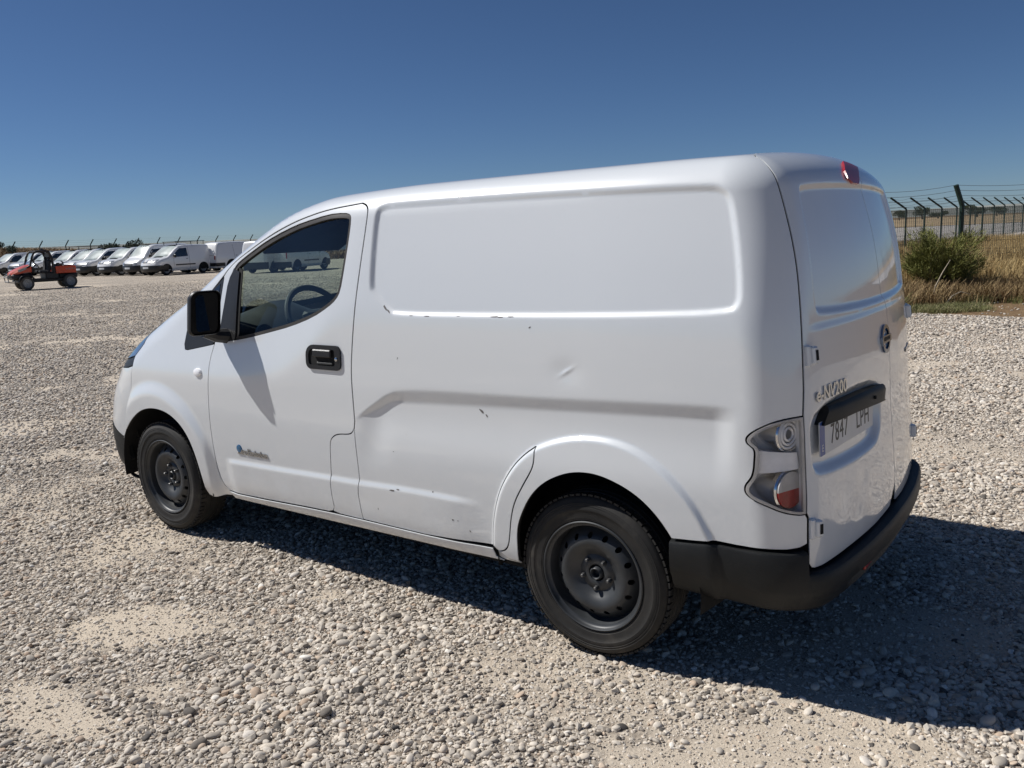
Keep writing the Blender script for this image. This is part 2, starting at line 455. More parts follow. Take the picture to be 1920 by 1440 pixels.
class Skin:
    """lays panels on a Body surface, with pressed details given by disp(P, n)"""
    def __init__(s, body, disp=None): s.b = body; s.disp = disp
    def lift(s, ab, off=0.0):
        P = s.b.P(ab); n = s.b.grad(P)
        if s.disp is not None:
            D = s.disp(P, n)
            u = np.cross(n, np.array([0, 0, 1.0])); u /= np.linalg.norm(u, axis=1, keepdims=True)+1e-9; v = np.cross(u, n); e = .005
            du = (s.disp(P+u*e, n)-s.disp(P-u*e, n))/(2*e); dv = (s.disp(P+v*e, n)-s.disp(P-v*e, n))/(2*e)
            n2 = n-u*du[:, None]-v*dv[:, None]; n2 /= np.linalg.norm(n2, axis=1, keepdims=True)
            return P+n*(D+off)[:, None], n2
        return P+n*off, n
    def panel(s, name, outline, mat, parent, holes=(), gap=.0036, res=.022, fine=.0065, flange=.02, off=0.0, mirror=False, edge=.014):
        out = dedupe(resample(offset_poly(dedupe(outline), gap), edge)) if gap else dedupe(resample(outline, edge))
        hs = [dedupe(resample(offset_poly(dedupe(h), -min(gap, .0008)), edge)) for h in holes]
        lo, hi = out.min(0), out.max(0)
        def grid(st):
            gx = np.arange(lo[0]+st*.37, hi[0], st); gy = np.arange(lo[1]+st*.41, hi[1], st)
            g = np.stack(np.meshgrid(gx, gy), -1).reshape(-1, 2)
            g[:, 0] += np.where((np.round((g[:, 1]-lo[1])/st).astype(int) % 2) == 0, .25*st, -.25*st)
            k = inpoly(g, out)
            for h in hs: k &= ~inpoly(g, h)
            g = g[k]
            c = st*.5; near = set()
            for lp in [out]+hs:
                q = np.floor(resample(lp, c)/c).astype(int)
                for i in (-1, 0, 1):
                    for j in (-1, 0, 1): near |= set(map(tuple, q+np.array([i, j])))
            kk = np.floor(g/c).astype(int)
            return g[np.array([tuple(q) not in near for q in kk], bool)] if len(g) else g
        pts = grid(res)
        if s.disp is not None and fine:
            g = grid(fine)
            if len(g):
                P = s.b.P(g); n = s.b.grad(P); e = .006
                u = np.cross(n, np.array([0, 0, 1.0])); u /= np.linalg.norm(u, axis=1, keepdims=True)+1e-9; v = np.cross(u, n)
                D = s.disp(P, n)
                c = np.abs(s.disp(P+u*e, n)+s.disp(P-u*e, n)-2*D)+np.abs(s.disp(P+v*e, n)+s.disp(P-v*e, n)-2*D)
                g = g[c > 2.2e-5]
                if len(g):
                    # drop coarse points that fall inside refined zones
                    cell = set(map(tuple, np.floor(g/res).astype(int)))
                    pts = np.array([q for q in pts if tuple(np.floor(q/res).astype(int)) not in cell]).reshape(-1, 2)
                    pts = np.vstack([pts, g])
        v, F = triangulate(out, hs, pts)
        P, n = s.lift(v, off)
        # orient
        fn = np.cross(P[F[:, 1]]-P[F[:, 0]], P[F[:, 2]]-P[F[:, 0]])
        if np.sum(fn*n[F[:, 0]]) < 0: F = F[:, ::-1]
        dark = flange > .015 and mat is MATS.get('van_paint'); nd = set()  # inner flange painted black to stand in for the shade inside panel gaps
        V = [P]; NN = [n]; FF = [tuple(f) for f in F]; base = len(P)
        if flange:
            es = set()
            for f in F:
                for q in range(3): es.add((int(f[q]), int(f[(q+1) % 3])))
            E = np.array([e for e in es if (e[1], e[0]) not in es])
            if len(E):
                a_, b_ = E[:, 0], E[:, 1]; o = np.cross(P[b_]-P[a_], n[a_]); o /= np.linalg.norm(o, axis=1, keepdims=True)+1e-12
                m = len(E); ks = np.arange(m)
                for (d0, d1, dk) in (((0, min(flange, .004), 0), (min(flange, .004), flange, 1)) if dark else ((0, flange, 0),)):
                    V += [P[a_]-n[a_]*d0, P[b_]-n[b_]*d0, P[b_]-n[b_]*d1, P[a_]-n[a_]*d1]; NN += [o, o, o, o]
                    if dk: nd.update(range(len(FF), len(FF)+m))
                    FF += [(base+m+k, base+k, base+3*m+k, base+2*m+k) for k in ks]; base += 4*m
        V = np.vstack(V); NN = np.vstack(NN)
        if mirror:
            V = V*np.array([1, -1, 1]); NN = NN*np.array([1, -1, 1]); FF = [f[::-1] for f in FF]
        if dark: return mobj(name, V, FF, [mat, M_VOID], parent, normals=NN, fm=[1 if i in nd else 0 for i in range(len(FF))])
        return mobj(name, V, FF, mat, parent, normals=NN)
# ================================================================== ground, gravel, fields
def ray_at(px):
    d = (px[0]-PW/2)/FPX*CR-(px[1]-PH/2)/FPX*CU+CF; return d/np.linalg.norm(d)
def ground_at(px, z=0.0):
    d = ray_at(px); return CAM_POS+d*((z-CAM_POS[2])/d[2])
FH = np.array([CF[0], CF[1]]); FH /= np.linalg.norm(FH); RH = np.array([FH[1], -FH[0]])     # horizontal view and right directions
def at(px_x, depth, z=0.0):
    """place on the ground plan: at a compass bearing from the viewpoint and a distance"""
    L = (px_x-PW/2)/FPX*depth
    q = CAM_POS[:2]+FH*depth+RH*L; return np.array([q[0], q[1], z])
_PERM = np.random.default_rng(11).random((64, 64))
def vnoise(x, y):
    xi = np.floor(x).astype(int); yi = np.floor(y).astype(int); fx = x-xi; fy = y-yi; fx = fx*fx*(3-2*fx); fy = fy*fy*(3-2*fy)
    g = lambda i, j: _PERM[i % 64, j % 64]
    return (g(xi, yi)*(1-fx)+g(xi+1, yi)*fx)*(1-fy)+(g(xi, yi+1)*(1-fx)+g(xi+1, yi+1)*fx)*fy
def fbm(x, y, o=4):
    s = 0; a = .5
    for k in range(o): s = s+a*vnoise(x*2**k+17*k, y*2**k-9*k); a *= .5
    return s/.94
# bare sandy patches, as centre, half axes and turn
SAND = []
for (px, a, b, ang) in (((1640, 1180), 1.0, .55, .3), ((1450, 1350), .9, .35, .2), ((255, 1165), .36, .16, .2), ((310, 1290), .34, .12, .5), ((120, 1330), .26, .10, .1), ((1330, 1345), .55, .22, .25), ((1700, 1395), .6, .2, .1), ((1180, 1420), .35, .12, .2), ((60, 850), .8, .3, .3),
                        ((1850, 695), 2.6, .42, -.15), ((1800, 795), 1.3, .20, -.15), ((1780, 650), 2.6, .5, -.12), ((190, 720), 1.6, .5, .7), ((100, 640), 3.0, .9, .6), ((620, 1110), .16, .05, 0), ((470, 1070), .2, .08, .4), ((960, 1330), .2, .08, .1)):
    g = ground_at(px); SAND.append((g[0], g[1], a, b, ang))
def sand_mask(x, y):
    """1 = bare sand, 0 = loose gravel"""
    n = fbm(x*.9+3, y*.9-5, 5); m = sst((n-.54)/.26)*.50
    n2 = fbm(x*2.3, y*2.3, 4)
    for (cx, cy, a, b, t) in SAND:
        c, s = math.cos(t), math.sin(t); u = ((x-cx)*c+(y-cy)*s)/a; v = (-(x-cx)*s+(y-cy)*c)/b
        m = np.maximum(m, .70*sst(.68-.52*np.sqrt(u*u+v*v)+(n2-.5)*2.8))
    return np.clip(m, 0, 1)
EDGE = [(-60, -4.0), (-8, -9.8), (-.34, -11.25), (1.32, -11.55), (4.0, -12.3), (7.0, -25.0), (14.0, -60), (40, -160)]
def field_mask(x, y):
    """1 beyond the edge of the gravel yard on the right"""
    ex = np.array([e[0] for e in EDGE]); ey = np.array([e[1] for e in EDGE])
    d = np.interp(x, ex, ey)-y+(fbm(x*1.7, y*1.7, 3)-.5)*.6
    return sst(d/.5+.5)
FENCE_L = (at(51, 92.7), at(458, 118.1))
def ground_h(x, y):
    h = .018*(fbm(x*.35+9, y*.35, 3)-.5)*np.minimum(1, np.hypot(x-1.2, y)/3)
    # low bank along the far boundary on the left
    a, b = FENCE_L; t = (b-a)[:2]; t /= np.linalg.norm(t); nrm = np.array([-t[1], t[0]])
    s = (x-a[0])*nrm[0]+(y-a[1])*nrm[1]
    if (CAM_POS[0]-a[0])*nrm[0]+(CAM_POS[1]-a[1])*nrm[1] > 0: s = -s
    h = h+.55*sst((s+14)/14)*(x > 12)
    # rise on the far left
    g = at(-60, 150); h = h+2.2*np.exp(-(((x-g[0])/26)**2+((y-g[1])/26)**2))
    return h

def ground_material():
    m, nt, b = newmat('gravel_ground')
    tc = N(nt, 'ShaderNodeTexCoord'); at_ = N(nt, 'ShaderNodeAttribute', attribute_name='sand'); af = N(nt, 'ShaderNodeAttribute', attribute_name='field')
    n1 = N(nt, 'ShaderNodeTexNoise', Scale=90.0, Detail=8.0, Roughness=.7); nt.links.new(tc.outputs['Object'], n1.inputs['Vector'])
    n2 = N(nt, 'ShaderNodeTexNoise', Scale=.45, Detail=7.0, Roughness=.6); nt.links.new(tc.outputs['Object'], n2.inputs['Vector'])
    n4 = N(nt, 'ShaderNodeTexNoise', Scale=6.0, Detail=9.0, Roughness=.68); nt.links.new(tc.outputs['Object'], n4.inputs['Vector'])
    vo = N(nt, 'ShaderNodeTexVoronoi', Scale=34.0, Randomness=1.0); nt.links.new(tc.outputs['Object'], vo.inputs['Vector'])
    sp = N(nt, 'ShaderNodeSeparateColor'); nt.links.new(vo.outputs['Color'], sp.inputs[0])
    st = ramp(nt, [(0, (.34, .295, .245)), (.3, (.47, .415, .35)), (.65, (.58, .515, .432)), (1, (.72, .65, .555))]); nt.links.new(sp.outputs[0], st.inputs[0])
    dk = ramp(nt, [(.35, (1, 1, 1)), (.62, (.58, .55, .53))]); nt.links.new(vo.outputs['Distance'], dk.inputs[0])  # stone colour darkened at cell edges, painting in the shade between stones
    mu = N(nt, 'ShaderNodeMix', data_type='RGBA', blend_type='MULTIPLY'); mu.inputs['Factor'].default_value = 1; nt.links.new(st.outputs[0], mu.inputs['A']); nt.links.new(dk.outputs[0], mu.inputs['B'])
    sa = ramp(nt, [(.3, (.47, .40, .32)), (.55, (.60, .52, .42)), (.75, (.68, .60, .49))]); nt.links.new(n1.outputs[0], sa.inputs[0])
    la = N(nt, 'ShaderNodeMath', operation='MULTIPLY_ADD'); la.inputs[1].default_value = .9; nt.links.new(n4.outputs[0], la.inputs[0]); nt.links.new(at_.outputs['Fac'], la.inputs[2])
    lr = ramp(nt, [(.62, (0, 0, 0)), (.95, (1, 1, 1))]); nt.links.new(la.outputs[0], lr.inputs[0])
    mx = N(nt, 'ShaderNodeMix', data_type='RGBA'); nt.links.new(lr.outputs[0], mx.inputs['Factor']); nt.links.new(mu.outputs['Result'], mx.inputs['A']); nt.links.new(sa.outputs[0], mx.inputs['B'])
    va = ramp(nt, [(.3, (.86, .86, .86)), (.7, (1.1, 1.08, 1.04))]); nt.links.new(n2.outputs[0], va.inputs[0])
    m2 = N(nt, 'ShaderNodeMix', data_type='RGBA', blend_type='MULTIPLY'); m2.inputs['Factor'].default_value = 1; nt.links.new(mx.outputs['Result'], m2.inputs['A']); nt.links.new(va.outputs[0], m2.inputs['B'])
    fd = ramp(nt, [(.3, (.13, .075, .042)), (.55, (.22, .145, .075)), (.75, (.30, .215, .11))]); nt.links.new(n4.outputs[0], fd.inputs[0])
    m3 = N(nt, 'ShaderNodeMix', data_type='RGBA'); nt.links.new(af.outputs['Fac'], m3.inputs['Factor']); nt.links.new(m2.outputs['Result'], m3.inputs['A']); nt.links.new(fd.outputs[0], m3.inputs['B'])
    nt.links.new(m3.outputs['Result'], b.inputs['Base Color']); b.inputs['Roughness'].default_value = .92; b.inputs['Specular IOR Level'].default_value = .25
    iv = N(nt, 'ShaderNodeMath', operation='MULTIPLY_ADD'); iv.inputs[1].default_value = -1.0; iv.inputs[2].default_value = .6; nt.links.new(vo.outputs['Distance'], iv.inputs[0])
    ia = N(nt, 'ShaderNodeMath', operation='MULTIPLY'); nt.links.new(iv.outputs[0], ia.inputs[0]); om = N(nt, 'ShaderNodeMath', operation='SUBTRACT'); om.inputs[0].default_value = 1.0; nt.links.new(lr.outputs[0], om.inputs[1]); nt.links.new(om.outputs[0], ia.inputs[1])
    ib = N(nt, 'ShaderNodeMath', operation='MULTIPLY_ADD'); ib.inputs[1].default_value = .35; nt.links.new(n1.outputs[0], ib.inputs[0]); nt.links.new(ia.outputs[0], ib.inputs[2])
    bp = N(nt, 'ShaderNodeBump', Strength=.7, Distance=.025); nt.links.new(ib.outputs[0], bp.inputs['Height']); nt.links.new(bp.outputs[0], b.inputs['Normal'])
    return m

def axis_coords(c, dense, step, far):
    xs = list(np.arange(0, dense, step)); d = step
    while xs[-1] < far: d *= 1.16; xs.append(xs[-1]+d)
    xs = np.array(xs); return np.concatenate([-xs[::-1][:-1], xs])+c
def build_ground():
    gx = axis_coords(.5, 9, .10, 4500); gy = axis_coords(-2.0, 11, .10, 4500)
    # keep the middle distance fine enough for the bank
    gx = np.unique(np.concatenate([gx, np.arange(12, 150, 2.0)])); gy = np.unique(np.concatenate([gy, np.arange(-160, -13, 2.0)]))
    X, Y = np.meshgrid(gx, gy, indexing='ij'); Z = ground_h(X, Y)-.012
    nx, ny = len(gx), len(gy); V = np.stack([X, Y, Z], -1).reshape(-1, 3)
    i, j = np.meshgrid(np.arange(nx-1), np.arange(ny-1), indexing='ij'); k = (i*ny+j).ravel()
    F = np.stack([k, k+ny, k+ny+1, k+1], -1)
    me = bpy.data.meshes.new('ground'); me.vertices.add(len(V)); me.vertices.foreach_set('co', V.ravel().astype(np.float32))
    me.loops.add(F.size); me.loops.foreach_set('vertex_index', F.ravel().astype(np.int32)); me.polygons.add(len(F)); me.polygons.foreach_set('loop_start', np.arange(0, F.size, 4, dtype=np.int32))
    me.polygons.foreach_set('use_smooth', np.ones(len(F), bool)); me.update(calc_edges=True)
    for nm, fn in (('sand', sand_mask), ('field', field_mask)):
        a = me.attributes.new(nm, 'FLOAT', 'POINT'); a.data.foreach_set('value', fn(V[:, 0], V[:, 1]).astype(np.float32))
    me.materials.append(ground_material())
    return tag(link(bpy.data.objects.new('ground', me)), kind='structure')

def scatter(name, P, rot, scl, idx, sources):
    """one object whose points carry instances of the source meshes"""
    me = bpy.data.meshes.new(name); me.vertices.add(len(P)); me.vertices.foreach_set('co', np.asarray(P, np.float32).ravel())
    for nm, ty, dat in (('rot', 'FLOAT_VECTOR', rot), ('scl', 'FLOAT_VECTOR', scl)):
        a = me.attributes.new(nm, ty, 'POINT'); a.data.foreach_set('vector', np.asarray(dat, np.float32).ravel())
    a = me.attributes.new('pick', 'INT', 'POINT'); a.data.foreach_set('value', np.asarray(idx, np.int32))
    col = bpy.data.collections.new(name+'_source')
    for s in sources: col.objects.link(s)
    o = link(bpy.data.objects.new(name, me))
    ng = bpy.data.node_groups.new(name+'_nodes', 'GeometryNodeTree')
    ng.interface.new_socket('Geometry', in_out='INPUT', socket_type='NodeSocketGeometry'); ng.interface.new_socket('Geometry', in_out='OUTPUT', socket_type='NodeSocketGeometry')
    gi = ng.nodes.new('NodeGroupInput'); go = ng.nodes.new('NodeGroupOutput'); ip = ng.nodes.new('GeometryNodeInstanceOnPoints'); ci = ng.nodes.new('GeometryNodeCollectionInfo')
    ci.inputs['Collection'].default_value = col; ci.inputs['Separate Children'].default_value = True; ci.inputs['Reset Children'].default_value = True
    def na(nm, ty):
        n = ng.nodes.new('GeometryNodeInputNamedAttribute'); n.data_type = ty; n.inputs['Name'].default_value = nm; return n.outputs[0]
    L = ng.links.new; L(gi.outputs[0], ip.inputs['Points']); L(ci.outputs[0], ip.inputs['Instance']); ip.inputs['Pick Instance'].default_value = True
    L(na('pick', 'INT'), ip.inputs['Instance Index']); L(na('scl', 'FLOAT_VECTOR'), ip.inputs['Scale'])
    e2r = ng.nodes.new('FunctionNodeEulerToRotation'); L(na('rot', 'FLOAT_VECTOR'), e2r.inputs[0]); L(e2r.outputs[0], ip.inputs['Rotation'])
    L(ip.outputs[0], go.inputs[0])
    md = o.modifiers.new('scatter', 'NODES'); md.node_group = ng
    return tag(o, kind='stuff')

def pebble_sources():
    m, nt, b = newmat('pebble_stone')
    oi = N(nt, 'ShaderNodeObjectInfo'); tc = N(nt, 'ShaderNodeTexCoord'); nz = N(nt, 'ShaderNodeTexNoise', Scale=1.6, Detail=6.0, Roughness=.65); nt.links.new(tc.outputs['Object'], nz.inputs['Vector'])
    r = ramp(nt, [(0, (.09, .082, .075)), (.05, (.24, .21, .178)), (.18, (.42, .375, .32)), (.45, (.56, .505, .435)), (.76, (.68, .615, .53)), (.84, (.49, .375, .28)), (.89, (.70, .63, .53)), (.95, (.58, .52, .46)), (1, (.82, .78, .71))]); nt.links.new(oi.outputs['Random'], r.inputs[0])
    v = ramp(nt, [(.3, (.82, .82, .82)), (.7, (1.12, 1.10, 1.06))]); nt.links.new(nz.outputs[0], v.inputs[0])
    mx = N(nt, 'ShaderNodeMix', data_type='RGBA', blend_type='MULTIPLY'); mx.inputs['Factor'].default_value = 1; nt.links.new(r.outputs[0], mx.inputs['A']); nt.links.new(v.outputs[0], mx.inputs['B'])
    nt.links.new(mx.outputs['Result'], b.inputs['Base Color']); b.inputs['Roughness'].default_value = .82; b.inputs['Specular IOR Level'].default_value = .3
    out = []
    for k in range(7):
        rr = np.random.default_rng(100+k); bm = bmesh.new(); bmesh.ops.create_icosphere(bm, subdivisions=2, radius=1.0)
        ds = rr.normal(size=(9, 3)); ds /= np.linalg.norm(ds, axis=1, keepdims=True); am = rr.uniform(-.16, .14, 9)
        for vtx in bm.verts:
            n = np.array(vtx.co); k1 = 1+sum(a*max(0, n@d)**3 for a, d in zip(am, ds))
            if k % 3 == 2: k1 *= 1-.12*np.round(abs(n@ds[0])*2)/2
            vtx.co = Vector(n*k1)
        if k in (1, 4, 6):                      # broken, angular stone
            bm.free(); bm = bmesh.new(); q = rr.normal(size=(13, 3)); q /= np.linalg.norm(q, axis=1, keepdims=True)
            for w_ in q*rr.uniform(.85, 1.1, (13, 1)): bm.verts.new(w_)
            bmesh.ops.convex_hull(bm, input=bm.verts); bmesh.ops.bevel(bm, geom=bm.edges[:], offset=.10, segments=1, affect='EDGES', clamp_overlap=True)
        me = bpy.data.meshes.new('pebble_shape'); bm.to_mesh(me); bm.free(); me.polygons.foreach_set('use_smooth', np.full(len(me.polygons), k not in (1, 4, 6))); me.materials.append(m)
        out.append(bpy.data.objects.new('pebble_shape', me))
    return out
def build_pebbles():
    rr = np.random.default_rng(5); P, S = [], []
    half = math.radians(31.5+9); yaw0 = math.atan2(FH[1], FH[0])
    for (r0, r1, rho, amin, med, sg) in ((1.7, 4.6, 8000, .0018, .0032, .35), (4.6, 7.5, 2600, .0026, .0040, .3), (1.7, 4.2, 7400, .0028, .0072, .46), (4.2, 7.0, 4600, .0038, .0082, .42), (7.0, 12.0, 1700, .007, .0122, .36), (12.0, 19.0, 480, .012, .0175, .30), (19.0, 30.0, 170, .017, .023, .25), (30.0, 46.0, 60, .024, .032, .22)):
        half = math.radians(52 if r1 < 13 else 47 if r1 < 20 else 41); A = half*(r1*r1-r0*r0); n = int(A*rho); r = np.sqrt(rr.uniform(r0*r0, r1*r1, n)); t = yaw0+rr.uniform(-half, half, n)
        x = CAM_POS[0]+r*np.cos(t); y = CAM_POS[1]+r*np.sin(t)
        a = np.clip(np.exp(rr.normal(math.log(med), sg, n)), amin, .023)
        sm = sand_mask(x, y); small = (a < med*.62) | (med < .005); keep = rr.random(n) > np.where(small, .40*sm, np.clip(sm*1.0, 0, .92))
        big = fbm(x*1.3+40, y*1.3+11, 3); a = a*(.86+.26*sst((big-.35)/.35))*(1-.30*sm)
        keep &= (r < 36) | (rr.random(n) < (46-r)/10); keep &= (field_mask(x, y) < .5) | (rr.random(n) < .03)
        P.append(np.stack([x, y, -.35*sm], -1)[keep]); S.append(a[keep])
    P = np.vstack(P); a = np.concatenate(S); n = len(P)
    s = np.stack([a*rr.uniform(.95, 1.35, n), a*rr.uniform(.75, 1.0, n), a*rr.uniform(.42, .72, n)], -1)
    P[:, 2] = ground_h(P[:, 0], P[:, 1])-.012+s[:, 2]*(rr.uniform(.10, .75, n)+P[:, 2])
    rot = np.stack([rr.normal(0, .28, n), rr.normal(0, .28, n), rr.uniform(0, 6.283, n)], -1)
    o = scatter('gravel', P, rot, s, rr.integers(0, 7, n), pebble_sources())
    return tag(o, 'loose grey and beige rounded pebbles spread over the sandy yard', 'gravel')
# ================================================================== the white cargo van
_bw = pchip([.10, .16, .22, .27, .31, .36, .43, .50, .60, .75, .90, 1.05, 1.20, 1.40, 1.60, 1.80, 2.0],
            [.74, .765, .79, .815, .832, .843, .850, .856, .863, .869, .869, .864, .856, .838, .812, .780, .745])
_zc = pchip([-.9, 1.10, 1.25, 1.5, 1.7, 2.1, 2.6, 3.3], [1.27, 1.27, 1.22, 1.03, .945, .905, .90, .88])
_kk = pchip([-.9, 1.0, 1.4, 1.9, 2.4, 3.3], [.06, .06, .10, .17, .21, .24])
def van_w(x, z):
    return (_bw(z) - .05*np.maximum(0, (x-2.0)/1.2)**2 - .02*np.maximum(0, -x/.6)**2
            - _kk(x)*.02*softplus((z-_zc(x))/.02))
VB = Body(van_w,
    H=pchip([-1.0, -.7, -.5, -.2, .3, .8, 1.2, 1.38, 1.6, 1.76, 1.93, 2.11, 2.26, 2.41, 2.55, 2.68, 2.85, 2.97, 3.08, 3.3, 3.7],
            [1.69, 1.743, 1.759, 1.763, 1.763, 1.762, 1.751, 1.741, 1.706, 1.663, 1.592, 1.50, 1.42, 1.332, 1.262, 1.213, 1.152, 1.105, 1.05, .93, .70]),
    R=pchip([.1, .2, .45, .60, .85, 1.0, 1.17, 1.43, 1.66, 1.80, 1.95], [-.79, -.81, -.835, -.828, -.806, -.797, -.780, -.745, -.685, -.63, -.55]),
    F=pchip([.05, .1, .2, .3, .45, .55, .65, .75, .85, .95, 1.05, 1.15, 1.3, 1.5, 1.95], [3.55, 3.60, 3.68, 3.715, 3.725, 3.71, 3.675, 3.62, 3.54, 3.45, 3.32, 3.15, 2.9, 2.6, 2.0]),
    xc=-.35, xf=2.75, yb=.40,
    zt=pchip([-.6, .8, 1.4, 2.0, 2.75], [1.38, 1.38, 1.35, 1.15, .79]),
    crown=pchip([-.8, 1.2, 1.7, 2.2, 2.5, 2.9, 3.4], [.035, .04, .06, .045, .0, .015, .04]),
    r_top=pchip([-.8, 1.2, 1.8, 2.4, 2.9, 3.4], [.10, .10, .06, .05, .09, .12]))
class TopBody:
    def __init__(s, b): s.b = b
    def P(s, A):
        A = np.atleast_2d(A); return s.b.solve(np.stack([A[:, 0], A[:, 1], 0*A[:, 0]+.5], -1), np.tile([0, 0, 1.0], (len(A), 1)), 0, 1.6)
    def grad(s, P): return s.b.grad(P)
TB = TopBody(VB)
def top_ab(pts): return VB.inv(TB.P(pts))
RAX, FAX, WZ = 0.0, 2.725, .302            # axle positions and hub height

# ---- pressed details, read off the photograph on the plain body surface
def xz(px): return VB.trace(px)[:, [0, 2]]
def yz(px): return VB.trace(px)[:, [1, 2]]
_recess = smooth_poly(xz([(706, 398), (715, 389), (735, 384), (1000, 366), (1180, 357), (1330, 350), (1352, 354), (1367, 368), (1375, 410), (1383, 480), (1386, 545), (1383, 570), (1366, 585),
                          (1180, 590), (1000, 591), (742, 589), (727, 580), (700, 548), (695, 538), (699, 470)]), 2)
_sw_hi = xz([(640, 800), (666, 783), (704, 756), (725, 741), (749, 733), (808, 733), (1016, 746), (1200, 755), (1340, 763), (1395, 768)])
_sw_lo = xz([(640, 803), (666, 789), (704, 768), (739, 754), (749, 755), (808, 758), (1016, 770), (1200, 781), (1340, 790), (1395, 796)])
_swh = pchip(_sw_hi[::-1, 0], _sw_hi[::-1, 1]); _swl = pchip(_sw_lo[::-1, 0], _sw_lo[::-1, 1])
_cr = xz([(425, 862), (438, 864), (520, 878), (612, 893), (671, 903), (739, 913), (808, 925), (878, 939), (925, 948)])
_crz = pchip(_cr[::-1, 0], _cr[::-1, 1])
FLARE_OUT = [(926, 1022), (926, 980), (932, 940), (943, 907), (963, 873), (983, 852), (1003, 838), (1040, 825), (1080, 819), (1120, 821), (1160, 830), (1200, 848), (1240, 877),
             (1273, 910), (1300, 943), (1320, 977), (1337, 1011)]
_fl = xz(smooth_poly(np.array(FLARE_OUT, float), 2, closed=False).tolist()+[(1350, 1075), (1356, 1140), (1200, 1140), (1120, 1080), (1050, 1075), (955, 1046)])
_dent = xz([(1062, 697)])[0]
def side_disp(x, z):
    Q = np.stack([x.ravel(), z.ravel()], -1)
    D = np.zeros(len(Q)); X, Z = Q[:, 0], Q[:, 1]
    k = (X > -.65) & (X < 1.2) & (Z > 1.15) & (Z < 1.78)
    if k.any(): D[k] -= .012*lin(-(sdf(Q[k], _recess))/.019+.5)
    hi, lo = _swh(X), _swl(X); wb = np.maximum(hi-lo, .008)
    dep = .016*sst((1.175-X)/.20)*sst((X+.57)/.11)
    D -= dep*lin((hi-Z)/wb, .12)*(1-sst((lo-Z)/.30))
    zc = _crz(X); D += .009*lin((zc+.010-Z)/.022, .15)*sst((2.16-X)/.10)*sst((X-.43)/.25)*sst((Z-.26)/.06)
    k = (X > -.75) & (X < .65) & (Z < 1.0)
    if k.any(): D[k] += .016*lin(-(sdf(Q[k], _fl))/.014+.2, .15)
    rho = np.hypot(X-FAX, Z-WZ); D += .024*sst((.565-rho)/.11)*sst((X-2.2)/.10)*sst((3.3-X)/.15)
    dx, dz = X-_dent[0], Z-_dent[1]
    D -= .0032*np.exp(-(dx*dx/.055**2+dz*dz/.04**2)) - .0028*np.exp(-(((dx*.85-dz*.5)/.03)**2+((dx*.5+dz*.85)/.006)**2))
    return D.reshape(x.shape)
_GX = np.arange(-.80, 3.50, .004); _GZ = np.arange(.08, 1.85, .004)
_DS = side_disp(*np.meshgrid(_GX, _GZ, indexing='ij'))
def bil(G, gx, gy, x, y):
    u = np.clip((x-gx[0])/(gx[1]-gx[0]), 0, len(gx)-1.001); v = np.clip((y-gy[0])/(gy[1]-gy[0]), 0, len(gy)-1.001)
    i = u.astype(int); j = v.astype(int); fu = u-i; fv = v-j
    return G[i, j]*(1-fu)*(1-fv)+G[i+1, j]*fu*(1-fv)+G[i, j+1]*(1-fu)*fv+G[i+1, j+1]*fu*fv

_rw = yz([(1462, 362), (1476, 348), (1500, 344), (1560, 346), (1614, 356)])
_rb = yz([(1527, 575), (1560, 577), (1600, 572), (1661, 561)])
_pr = yz([(1547, 790), (1560, 905), (1590, 893), (1625, 872), (1640, 860), (1650, 840), (1659, 800), (1662, 730), (1550, 775)])
SPLIT_PX = [(1610, 318), (1613, 357), (1631, 401), (1644, 459), (1654, 527), (1661, 562), (1667, 620), (1671, 700), (1672, 771), (1672, 831), (1671, 880), (1670, 945)]
SPLIT = VB.trace(SPLIT_PX); YSPL = float(np.median(SPLIT[3:, 1]))
_plate_l = VB.trace([(1553, 856)])[0]
def rear_disp(y, z):
    Q = np.stack([y.ravel(), z.ravel()], -1); Y, Z = Q[:, 0], Q[:, 1]; D = np.zeros(len(Q))
    # window pressings, one each side of the split
    for (y0, y1) in ((YSPL+.02, .60), (-.60, YSPL-.02)):
        poly = np.array([(y0-.06 if y0 > 0 else y0, 1.262), (y1, 1.262), (y1-.035*np.sign(y1) if False else y1, 1.655), (y0, 1.655)])
    big = smooth_poly(np.array([(-.63, 1.285), (-.60, 1.262), (0, 1.250), (.60, 1.262), (.63, 1.285), (.585, 1.64), (.55, 1.662), (0, 1.672), (-.55, 1.662), (-.585, 1.64)]), 2)
    D -= .012*lin(-sdf(Q, big)/.018+.5)
    # low crease across both doors under the windows
    D += .004*sst((1.235-Z)/.03)*sst((Z-.9)/.25)*sst((.72-np.abs(Y))/.12)
    # number plate recess in the left door
    pr = smooth_poly(np.array([(.735, .985), (.735, .80), (.70, .745), (.20, .735), (.115, .775), (.085, .84), (.085, 1.0)]), 2)
    D -= .026*sst(-sdf(Q, pr)/.05+.2)
    # dents low on the doors
    for (cy, cz, r, d) in ((.52, .62, .07, .006), (.40, .58, .06, .005), (.33, .66, .05, .004), (.58, .54, .07, -.004), (.20, .60, .10, .004), (-.2, .62, .08, .003), (.12, 1.10, .10, .003), (-.25, 1.02, .07, -.003)):
        D -= .6*d*np.exp(-((Y-cy)**2+(Z-cz)**2)/r**2)
    return D.reshape(y.shape)
_RY = np.arange(-.85, .85, .004)
_DR = rear_disp(*np.meshgrid(_RY, _GZ, indexing='ij'))
def van_disp(P, n):
    ws = sst((P[:, 0]+.66)/.08); wr = sst((-n[:, 0]-.55)/.25)*sst((.74-np.abs(P[:, 1]))/.06)
    return bil(_DS, _GX, _GZ, P[:, 0], P[:, 2])*ws*(np.abs(n[:, 1]) > .25) + bil(_DR, _RY, _GZ, P[:, 1], P[:, 2])*wr
SK = Skin(VB, van_disp); SKT = Skin(TB, None); SK0 = Skin(VB, None)

